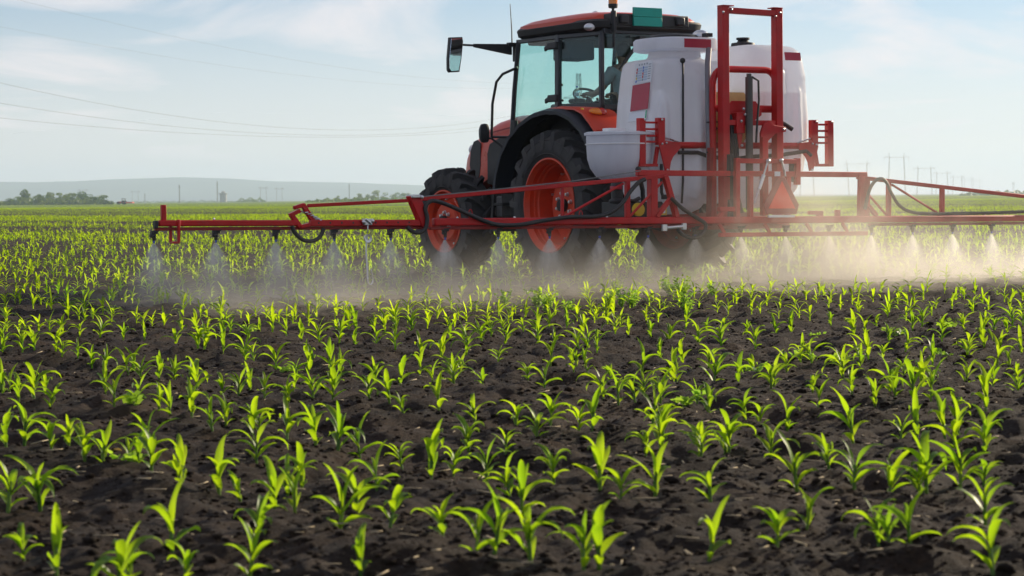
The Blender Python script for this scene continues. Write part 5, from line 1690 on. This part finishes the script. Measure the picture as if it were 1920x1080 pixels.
def boundary(x):                       # how far the traced plants reach, by column
    return np.interp(x, [-4.2, -3.3, -2.4, -1.5, -0.5, 0.5, 1.5, 2.5, 3.6], [16.3, 16.9, 17.6, 18.0, 17.2, 15.9, 15.4, 15.6, 16.0])
D1 = drilled((-25, 80), (-10, 75), 0.20, 3)
d1 = np.hypot(D1[:, 0], D1[:, 1])
fan = np.abs(D1[:, 0]) < D1[:, 1] * 0.26 + 3.2
keep = fan & (D1[:, 1] > np.maximum(boundary(D1[:, 0]), 12)) & (D1[:, 1] < 60)
# wheel tracks are driven between the rows: drop plants under the four tyres
def loc_rq(P):
    dx = P[:, 0] - ORG.x; dy = P[:, 1] - ORG.y
    return dx * AX.x + dy * AX.y, dx * BX.x + dy * BX.y
lr, lq = loc_rq(D1)
keep &= ~((np.abs(np.abs(lr) - 0.86) < 0.30) & (lq > -4) & (lq < 6.2))
D1 = D1[keep]
# plants beside the traced ones but outside the picture's sides (seen from a step to the side)
D0 = drilled((-8, 20), (-9, 24), 0.21, 8)
side = (np.abs(D0[:, 0]) > D0[:, 1] * (TANV + 0.012)) & (np.abs(D0[:, 0]) < D0[:, 1] * 0.26 + 3.2) & (D0[:, 1] > 3.6) & (D0[:, 1] < boundary(D0[:, 0]))
D0 = D0[side]
order = np.argsort(np.hypot(D1[:, 0], D1[:, 1]))
D1 = D1[order]
inview = np.abs(D1[:, 0]) < D1[:, 1] * TANV
# fill the drilled rows where no plant was noted, so that the rows read on
rf = np.random.RandomState(44)
ra2, rb2 = np.array([math.cos(R(34.5)), math.sin(R(34.5))]), np.array([-math.sin(R(34.5)), math.cos(R(34.5))])
extra = []
for kk in range(1, 26):
    c_ = 0.178 + 0.92 * kk
    for s_ in np.arange(0, 22, 0.21):
        p = ra2 * (c_ + rf.normal(0, 0.03)) + rb2 * (s_ + rf.uniform(-0.06, 0.06))
        if abs(p[0]) < p[1] * TANV and 4.9 < p[1] < boundary(p[0]) and rf.rand() < 0.62:
            if np.min(np.hypot(W0[:, 0] - p[0], W0[:, 1] - p[1])) > 0.15:
                extra.append(p)
allp = np.vstack([W0, np.array(extra), D1[np.where(inview)[0][:60]]])
D1 = np.delete(D1, np.where(inview)[0][:60], 0)
allp = allp[np.argsort(np.hypot(allp[:, 0], allp[:, 1]))]
ind = allp[:300]
rest = np.vstack([allp[300:], D1, D0])
# names for the individuals: row and place in the row, size and lean
cc = ind @ np.array([math.cos(R(34.5)), math.sin(R(34.5))])
rowi = np.round((cc - 0.178) / 0.92).astype(int)
rows_sorted = sorted(set(rowi))
ORD = ['first', 'second', 'third', 'fourth', 'fifth', 'sixth', 'seventh', 'eighth', 'ninth', 'tenth', 'eleventh', 'twelfth', 'thirteenth', 'fourteenth', 'fifteenth',
       'sixteenth', 'seventeenth', 'eighteenth', 'nineteenth', 'twentieth'] + ['twenty-' + o for o in ('first', 'second', 'third', 'fourth', 'fifth', 'sixth', 'seventh', 'eighth', 'ninth')] + ['thirtieth'] + \
      ['thirty-' + o for o in ('first', 'second', 'third', 'fourth', 'fifth', 'sixth', 'seventh', 'eighth', 'ninth')] + ['fortieth'] + ['forty-' + o for o in ('first', 'second', 'third', 'fourth', 'fifth', 'sixth', 'seventh', 'eighth', 'ninth')] + ['fiftieth']
gz_ = gh(ind[:, 0], ind[:, 1])
# sun-side plants are not all alike: sizes vary plant by plant
rnk = {}
for rI in rows_sorted:
    mem = [i for i in range(len(ind)) if rowi[i] == rI]
    mem.sort(key=lambda i: ind[i][0] / ind[i][1])
    for j, i in enumerate(mem):
        rnk[i] = (rows_sorted.index(rI), j)
depth_order = np.argsort(ind[:, 1])
NW = {5: 'five', 6: 'six', 7: 'seven'}
rp_ = random.Random(17)
for o_i, i in enumerate(depth_order):
    k_ = rp_.randrange(NVAR)
    n, sme, lme, ame = VAR[k_]
    sc_ = rp_.choice([0.74, 0.83, 0.90, 0.95, 1.0, 1.06, 1.16])
    size = 'small' if sc_ < 0.8 else ('tall' if sc_ > 1.1 else 'medium')
    rI, j = rnk[i]
    lab = '%s maize seedling with %s leaves, %s from left in the %s row' % (size, NW[n], ORD[min(j, 49)], ORD[min(rI, 49)])
    loc = Vector((ind[i][0], ind[i][1], gz_[i] - 0.004))
    rot = (rp_.gauss(0, 0.09), rp_.gauss(0, 0.09), rp_.uniform(0, 2 * PI))
    if o_i < 190:
        root = bpy.data.objects.new('maize_plant', sme)
        COL.objects.link(root)
        for lm_ in lme:
            lf = bpy.data.objects.new('leaf', lm_)
            COL.objects.link(lf)
            lf.parent = root
    else:
        root = bpy.data.objects.new('maize_plant', ame)
        COL.objects.link(root)
    root.location = loc; root.rotation_euler = rot; root.scale = (sc_, sc_, sc_ * rp_.uniform(0.92, 1.12))
    tag(root, lab, 'maize plant', 'young maize plants in the field')

# all remaining plants out to the horizon: one crop
def lowpoly_plant(seed, nseg, nl):
    rg = random.Random(seed)
    vs, fs = [], []
    az = rg.uniform(0, 2 * PI)
    for i in range(nl):
        a_ = az + (i % 2) * PI + rg.gauss(0, 0.5)
        last = i == nl - 1
        Lg = rg.uniform(0.10, 0.165) if not last else rg.uniform(0.06, 0.12)
        lvs, lfs = leaf_strip(Lg, (rg.uniform(0.023, 0.030) if not last else rg.uniform(0.015, 0.020)), R(rg.uniform(56, 80)), R(rg.uniform(-55, 25) if not last else rg.uniform(10, 75)), rg.uniform(-0.4, 0.4), nseg=nseg, fold=0.1)
        rz = Matrix.Rotation(a_, 3, 'Z')
        z_ = 0.012 + 0.062 * i / max(1, nl - 1)
        o = len(vs)
        if nseg >= 5:
            vs += [rz @ v + Vector((0, 0, z_)) for v in lvs]
            fs += [tuple(q + o for q in f_) for f_ in lfs]
        else:                            # two-edged strip
            vs += [rz @ v + Vector((0, 0, z_)) for kk, v in enumerate(lvs) if kk % 3 != 1]
            fs += [(o + 2 * q, o + 2 * q + 1, o + 2 * q + 3, o + 2 * q + 2) for q in range(nseg)]
    if nseg >= 3:
        o = len(vs)
        w_ = 0.005
        vs += [Vector((-w_, 0, -0.02)), Vector((w_, 0, -0.02)), Vector((w_, 0, 0.07)), Vector((-w_, 0, 0.07)), Vector((0, -w_, -0.02)), Vector((0, w_, -0.02)), Vector((0, w_, 0.07)), Vector((0, -w_, 0.07))]
        fs += [(o, o + 1, o + 2, o + 3), (o + 4, o + 5, o + 6, o + 7)]
    return np.array([tuple(v) for v in vs]), np.array(fs)
def scatter(P, protos, smin, smax, seed, zoff=0.0):
    rs = np.random.RandomState(seed)
    pick = rs.randint(0, len(protos), len(P))
    Z = gh(P[:, 0], P[:, 1]) + zoff
    VV, FF, o = [], [], 0
    for k_, (pv_, pf_) in enumerate(protos):
        sel = np.where(pick == k_)[0]
        if not len(sel): continue
        th = rs.uniform(0, 2 * PI, len(sel)); s_ = rs.uniform(smin, smax, len(sel)); sz = s_ * rs.uniform(0.9, 1.15, len(sel))
        c, s = np.cos(th)[:, None], np.sin(th)[:, None]
        X = (pv_[None, :, 0] * c - pv_[None, :, 1] * s) * s_[:, None] + P[sel, 0][:, None]
        Y = (pv_[None, :, 0] * s + pv_[None, :, 1] * c) * s_[:, None] + P[sel, 1][:, None]
        Zz = pv_[None, :, 2] * sz[:, None] + Z[sel][:, None]
        VV.append(np.stack([X, Y, Zz], -1).reshape(-1, 3))
        nv = len(pv_)
        FF.append((pf_[None] + (np.arange(len(sel)) * nv)[:, None, None] + o).reshape(-1, pf_.shape[1]))
        o += len(sel) * nv
    return np.vstack(VV), np.vstack(FF)
V_, F_ = [], []
def push(vf):
    o = sum(len(v) for v in V_)
    V_.append(vf[0]); F_.append(vf[1] + o)
rd = np.hypot(rest[:, 0], rest[:, 1])
push(scatter(rest[rd < 26], [lowpoly_plant(300 + i, 6, 5) for i in range(10)], 0.75, 1.15, 1))
push(scatter(rest[rd >= 26], [lowpoly_plant(330 + i, 3, 5) for i in range(10)], 0.75, 1.2, 2))
D2 = drilled((-40, 190), (-60, 165), 0.20, 4)
keep = (np.abs(D2[:, 0]) < D2[:, 1] * math.tan(R(16.0))) & (D2[:, 1] >= 60) & (D2[:, 1] < 140)
push(scatter(D2[keep], [lowpoly_plant(360 + i, 2, 5) for i in range(8)], 0.8, 1.2, 5))
D3 = drilled((-110, 420), (-160, 420), 0.42, 6, miss=0.02)
keep = (np.abs(D3[:, 0]) < D3[:, 1] * math.tan(R(15.5))) & (D3[:, 1] >= 140) & (D3[:, 1] < 330)
push(scatter(D3[keep], [lowpoly_plant(380 + i, 1, 5) for i in range(8)], 1.1, 1.6, 7))
rs = np.random.RandomState(12)
u = rs.rand(26000)
yy = 1 / (1 / 330.0 + (1 / 950.0 - 1 / 330.0) * u)
P4 = np.stack([(rs.rand(len(yy)) * 2 - 1) * yy * math.tan(R(15.5)), yy], 1)
push(scatter(P4, [lowpoly_plant(400 + i, 1, 4) for i in range(8)], 1.5, 2.3, 8))
crop = np_mesh('maize_crop', np.vstack(V_), np.vstack(F_), M['crop'])
tag(crop, 'bright green rows of young maize stretching away to the horizon', 'maize crop', kind='stuff')

# ------------------------------------------------------------------ weeds between the maize
def weed_mesh(seed, bushy):
    rg = random.Random(seed)
    b = MB()
    ns = rg.randint(11, 15) if bushy else rg.randint(4, 6)
    for i in range(ns):
        a_ = rg.uniform(0, 2 * PI); ln = rg.uniform(0.06, 0.15) if bushy else rg.uniform(0.04, 0.09)
        lean_ = rg.uniform(0.15, 0.7) if bushy else rg.uniform(0.8, 1.2)
        tip_ = Vector((math.cos(a_) * math.sin(lean_), math.sin(a_) * math.sin(lean_), math.cos(lean_))) * ln
        b.tube([(0, 0, -0.01), tip_ * 0.5, tip_], [0.002, 0.0015, 0.001], 4)
        for j in range(16 if bushy else 5):
            p = tip_ * rg.uniform(0.25, 1.05)
            d = Vector((rg.gauss(0, 1), rg.gauss(0, 1), rg.uniform(0.1, 1.2))).normalized()
            sd = d.orthogonal().normalized()
            l_ = rg.uniform(0.014, 0.028) if bushy else rg.uniform(0.025, 0.045)
            wd = l_ * (0.28 if bushy else 0.40)
            b.add([p, p + d * l_ * 0.5 + sd * wd, p + d * l_, p + d * l_ * 0.5 - sd * wd], [(0, 1, 2, 3)])
    return b.mesh('weed', M['weed'], 0)
WB = [weed_mesh(i, True) for i in range(4)]
WF = [weed_mesh(50 + i, False) for i in range(3)]
def gpt(px, py):
    d = fw * FPX + rt * (px - 960) - up * (py - 540)
    t_ = -CAM_H / d.z
    return d.x * t_, d.y * t_
WL = [(946, 570, 0, 1.0), (1008, 572, 0, 1.2), (1024, 584, 0, 1.1), (1068, 582, 0, 1.0), (1165, 576, 0, 1.0), (1186, 578, 0, 1.0), (1140, 575, 0, 1.2), (1255, 553, 0, 1.25), (1276, 563, 0, 1.3), (1288, 590, 0, 1.1),
      (1212, 528, 0, 1.1), (1295, 530, 0, 1.3), (1154, 552, 0, 0.9), (1335, 560, 0, 0.8),
      (1280, 762, 1, 1.3), (1680, 634, 1, 1.2), (1772, 620, 1, 1.3), (1512, 672, 1, 1.2), (1570, 678, 1, 1.2), (1408, 690, 1, 1.2), (1772, 664, 1, 0.9), (1530, 630, 1, 0.8), (255, 775, 1, 1.3), (468, 632, 1, 1.1), (540, 694, 1, 1.0), (240, 885, 1, 1.0)]
WLAB = ['leftmost clump of the feathery weed patch, behind the row gap', 'second feathery weed clump from the patch left end', 'low front weed clump, third in the feathery patch', 'weed clump in the middle front of the feathery patch',
        'weed clump beside the tall seedlings, right middle of the patch', 'weed clump just right of the patch middle', 'fluffy weed clump at the centre of the patch', 'tall feathery weed clump right of the patch centre', 'tallest feathery weed clump of the patch',
        'frontmost tall weed clump at the patch right end', 'small weed clump in the mist under the left rear tyre', 'bushy weed clump in the dust before the right rear tyre', 'small weed clump at the back of the patch', 'last small weed clump right of the patch',
        'broad-leaved weed beside seedlings right of the field middle', 'flat broad-leaved weed under the right boom, left of its neighbour', 'flat broad-leaved weed near the right edge, topmost of the broad ones', 'spreading low weed, left one of a close pair', 'spreading low weed, right one of a close pair',
        'yellowish low weed between rows right of the middle', 'little flat weed below the topmost broad one at right', 'little flat weed left of the broad ones at right', 'low weed at the foot of seedlings in the left foreground', 'low weed in a row left of the hanging hook',
        'little weed between seedlings left of the field middle', 'low weed beside the yellow leaf in the left foreground']
for i, ((px, py, kd, s_), lab) in enumerate(zip(WL, WLAB)):
    x_, y_ = gpt(px, py)
    o = bpy.data.objects.new('weed', (WF if kd else WB)[i % (3 if kd else 4)])
    COL.objects.link(o)
    o.location = (x_, y_, float(gh(x_, y_)))
    o.rotation_euler = (0, 0, i * 1.7)
    s_ = s_ * (1.0 if kd else 1.2)
    o.scale = (s_, s_, s_ * (0.8 if kd else 0.9))
    tag(o, lab, 'weed', 'weeds among the maize')
# yellowed fallen leaf
x_, y_ = gpt(209, 869)
b = MB(); vs, fs = leaf_strip(0.05, 0.022, R(20), R(-10), 0.2, nseg=6); b.add(vs, fs)
o = b.build('fallen_leaf', mat('yellow_leaf', (0.75, 0.45, 0.02), 0.5), None, smooth=180, loc=(x_, y_, float(gh(x_, y_)) + 0.015), rot=(0.2, 0, -0.6))
tag(o, 'yellowed leaf lying on the soil in the left foreground', 'leaf')

# ------------------------------------------------------------------ clods and straw on the soil
def clod_proto(seed):
    rg = random.Random(seed)
    bmh = bmesh.new()
    bmesh.ops.create_icosphere(bmh, subdivisions=1, radius=1.0)
    for v in bmh.verts:
        v.co *= rg.uniform(0.65, 1.2)
    vs = np.array([(v.co.x, v.co.y, v.co.z * 0.7) for v in bmh.verts])
    fs = np.array([[v.index for v in f_.verts] for f_ in bmh.faces])
    bmh.free()
    return vs, fs
rs = np.random.RandomState(31)
nC = 27000
u = rs.rand(nC)
yy = 4.2 * (21.0 / 4.2) ** u
PC = np.stack([(rs.rand(nC) * 2 - 1) * (yy * 0.26 + 1.2), yy], 1)
sz = np.exp(rs.normal(math.log(0.0062), 0.45, nC)).clip(0.003, 0.030)
protos = [clod_proto(i) for i in range(12)]
VV, FF, o_ = [], [], 0
pick = rs.randint(0, 12, nC)
Zc = gh(PC[:, 0], PC[:, 1])
for k_, (pv_, pf_) in enumerate(protos):
    sel = np.where(pick == k_)[0]
    th = rs.uniform(0, 2 * PI, len(sel)); c, s = np.cos(th)[:, None], np.sin(th)[:, None]
    S_ = sz[sel][:, None]
    X = (pv_[None, :, 0] * c - pv_[None, :, 1] * s) * S_ * 1.25 + PC[sel, 0][:, None]
    Y = (pv_[None, :, 0] * s + pv_[None, :, 1] * c) * S_ + PC[sel, 1][:, None]
    Z_ = pv_[None, :, 2] * S_ + Zc[sel][:, None] + S_ * 0.25
    VV.append(np.stack([X, Y, Z_], -1).reshape(-1, 3))
    FF.append((pf_[None] + (np.arange(len(sel)) * len(pv_))[:, None, None] + o_).reshape(-1, 3))
    o_ += len(sel) * len(pv_)
tag(np_mesh('soil_clods', np.vstack(VV), np.vstack(FF), M['soil']), 'loose dark clods scattered over the tilled soil', 'clods', kind='stuff')
nS = 800
u = rs.rand(nS); yy = 4.3 * (18 / 4.3) ** u
PS = np.stack([(rs.rand(nS) * 2 - 1) * yy * math.tan(R(18)), yy], 1)
stp = []
for i in range(6):
    m_ = MB()
    l_ = 0.006 + 0.006 * i
    m_.bar((-l_, 0, 0), (l_, 0.1 * l_, 0.1 * l_), 0.0035, 0.0022)
    stp.append((np.array(m_.v), np.array(m_.f)))
tag(np_mesh('straw_litter', *scatter(PS, stp, 0.7, 1.3, 9, 0.012), M['straw']), 'pale bits of straw and stones littering the soil', 'straw', kind='stuff')

# ------------------------------------------------------------------ spray fans and drifting mist (real volumes)
def volmat(name, build, col=(0.95, 0.95, 0.95), aniso=0.35):
    m = bpy.data.materials.new(name)
    m.use_nodes = True
    t = m.node_tree
    t.nodes.remove(t.nodes['Principled BSDF'])
    v = t.nodes.new('ShaderNodeVolumePrincipled')
    v.inputs['Color'].default_value = (*col, 1)
    v.inputs['Anisotropy'].default_value = aniso
    t.links.new(v.outputs[0], t.nodes['Material Output'].inputs['Volume'])
    c = t.nodes.new('ShaderNodeTexCoord')
    def nd(op, a=None, b=None, c_=None):
        n = t.nodes.new('ShaderNodeMath'); n.operation = op
        for i, q in enumerate((a, b, c_)):
            if q is None: continue
            if isinstance(q, (int, float)): n.inputs[i].default_value = q
            else: t.links.new(q, n.inputs[i])
        return n.outputs[0]
    t.links.new(build(t, c, nd), v.inputs['Density'])
    return m
def fan_density(t, c, nd):
    s = t.nodes.new('ShaderNodeSeparateXYZ'); t.links.new(c.outputs['Object'], s.inputs[0])
    ln = t.nodes.new('ShaderNodeVectorMath'); ln.operation = 'LENGTH'; t.links.new(c.outputs['Object'], ln.inputs[0])
    d = nd('MAXIMUM', ln.outputs['Value'], 0.02)
    base = nd('MULTIPLY', nd('POWER', d, -1.95), 0.95)
    n = t.nodes.new('ShaderNodeTexNoise'); n.inputs['Scale'].default_value = 16; n.inputs['Detail'].default_value = 3
    mp_ = t.nodes.new('ShaderNodeMapping'); mp_.inputs['Scale'].default_value = (1, 1, 0.35)
    oi = t.nodes.new('ShaderNodeObjectInfo'); ofs = nd('MULTIPLY', oi.outputs['Random'], 40.0)
    cx = t.nodes.new('ShaderNodeCombineXYZ'); t.links.new(ofs, cx.inputs[0])
    av = t.nodes.new('ShaderNodeVectorMath'); av.operation = 'ADD'
    t.links.new(c.outputs['Object'], mp_.inputs[0]); t.links.new(mp_.outputs[0], av.inputs[0]); t.links.new(cx.outputs[0], av.inputs[1])
    t.links.new(av.outputs[0], n.inputs['Vector'])
    g = nd('MULTIPLY_ADD', n.outputs['Fac'], 2.2, -0.35)
    dz_ = nd('MULTIPLY_ADD', nd('ABSOLUTE', s.outputs[2]), 0.95, 0.012)
    ux = nd('DIVIDE', s.outputs[0], dz_)
    uy = nd('DIVIDE', nd('ADD', s.outputs[1], nd('MULTIPLY', nd('MULTIPLY', s.outputs[2], s.outputs[2]), 0.32)), nd('MULTIPLY', dz_, 0.30))
    soft = nd('POWER', nd('MAXIMUM', nd('SUBTRACT', 1.0, nd('ADD', nd('MULTIPLY', ux, ux), nd('MULTIPLY', uy, uy))), 0.0), 2.0)
    fade = nd('MULTIPLY', soft, nd('SUBTRACT', 1.0, nd('MULTIPLY', nd('ABSOLUTE', s.outputs[2]), 1.75)))
    return nd('MAXIMUM', nd('MULTIPLY', nd('MULTIPLY', base, g), nd('MAXIMUM', fade, 0.0)), 0.0)
M['fan'] = volmat('fine_spray', fan_density, (0.97, 0.97, 0.97), 0.5)
fanm = MB()
rings = []
for i in range(7):
    t_ = i / 6
    z_ = -0.56 * t_
    rx = 0.014 + 0.54 * t_ ** 0.95
    ry = 0.010 + 0.17 * t_
    rings.append([(rx * math.cos(a_), ry * math.sin(a_) - 0.10 * t_ * t_, z_) for a_ in [2 * PI * j / 16 for j in range(16)]])
fanm.loft(rings)
fan_me = fanm.mesh('spray_fan', M['fan'], 60)
SPOT = ['under the tip of the left boom', 'second from the tip of the left boom', 'third from the tip of the left boom', 'just right of the left boom hinge', 'right of the hanging hook', 'before the front wheel',
        'in the gap right of the front wheel', 'before the rear wheel rim', 'right of the rear wheel rim', 'under the leaning strut of the left boom', 'under the tank, left of the mast', 'under the mast, in the dust', 'below the red triangle sign',
        'just right of the red triangle sign', 'under the hinge post of the right boom', 'first right of the right hinge post', 'second right of the right hinge post', 'last one visible under the right boom']
for i, x_ in enumerate(NOZ):
    if i > 18: break
    o = bpy.data.objects.new('spray_fan', fan_me)
    COL.objects.link(o)
    o.location = world(x_, 0.03, ZB - 0.07 - 0.0085 * x_ - 0.10)
    o.rotation_euler = (0, 0, TH)
    tag(o, 'fan of white spray ' + (SPOT[i] if i < len(SPOT) else 'beyond the right picture edge'), 'spray', 'spray fans under the boom')

def mist_density(t, c, nd):
    s = t.nodes.new('ShaderNodeSeparateXYZ'); t.links.new(c.outputs['Object'], s.inputs[0])
    x, y, z = s.outputs
    hgt_ = nd('MAXIMUM', nd('SUBTRACT', nd('POWER', 2.718, nd('MULTIPLY', nd('MAXIMUM', z, 0.0), -4.2)), 0.06), 0.0)
    edge = nd('MULTIPLY', nd('SMOOTH_MIN', 1.0, nd('MULTIPLY', nd('ADD', x, 7.6), 1.1), 0.3), nd('SMOOTH_MIN', 1.0, nd('MULTIPLY', nd('SUBTRACT', 7.8, x), 0.8), 0.3))
    yy_ = nd('MULTIPLY', nd('ADD', y, 0.65), nd('ADD', y, 0.65))
    band = nd('POWER', 2.718, nd('MULTIPLY', yy_, -0.60))
    low = nd('MULTIPLY', nd('MULTIPLY', hgt_, band), 0.80)
    # dust boiling up behind the machine's middle
    px = nd('SUBTRACT', x, 0.35); py = nd('SUBTRACT', y, -0.35); pz = nd('SUBTRACT', z, 0.45)
    r2 = nd('ADD', nd('ADD', nd('MULTIPLY', nd('MULTIPLY', px, px), 0.85), nd('MULTIPLY', nd('MULTIPLY', py, py), 2.2)), nd('MULTIPLY', nd('MULTIPLY', pz, pz), 2.6))
    plume = nd('MULTIPLY', nd('POWER', 2.718, nd('MULTIPLY', r2, -1.0)), 0.85)
    # thicker on the right of the machine
    rgt = nd('MULTIPLY_ADD', nd('POWER', 2.718, nd('MULTIPLY', nd('MULTIPLY', nd('SUBTRACT', x, 2.6), nd('SUBTRACT', x, 2.6)), -0.16)), 0.9, 0.75)
    n = t.nodes.new('ShaderNodeTexNoise'); n.inputs['Scale'].default_value = 1.7; n.inputs['Detail'].default_value = 6; n.inputs['Roughness'].default_value = 0.62; n.inputs['Distortion'].default_value = 0.5
    t.links.new(c.outputs['Object'], n.inputs['Vector'])
    g = nd('MAXIMUM', nd('MULTIPLY_ADD', n.outputs['Fac'], 4.6, -1.6), 0.0)
    veil = nd('MULTIPLY', nd('MULTIPLY', nd('MAXIMUM', nd('MINIMUM', nd('MULTIPLY_ADD', x, 0.5, 0.1), 1.0), 0.0), band), nd('MULTIPLY', nd('POWER', 2.718, nd('MULTIPLY', z, -1.7)), 0.13))
    return nd('MULTIPLY', nd('MULTIPLY', nd('ADD', nd('ADD', nd('MULTIPLY', low, rgt), veil), plume), g), nd('MAXIMUM', edge, 0.0))
M['mist'] = volmat('drifting_mist', mist_density, (0.98, 0.94, 0.86), 0.5)
b = MB()
b.box((0.1, -0.6, 0.78), (15.6, 5.8, 1.60))
mo = b.build('spray_mist', M['mist'], None, smooth=0, loc=world(0, 0, 0), rot=(0, 0, TH))
tag(mo, 'drifting spray mist and dust over the ground behind the tractor', 'mist', kind='stuff')
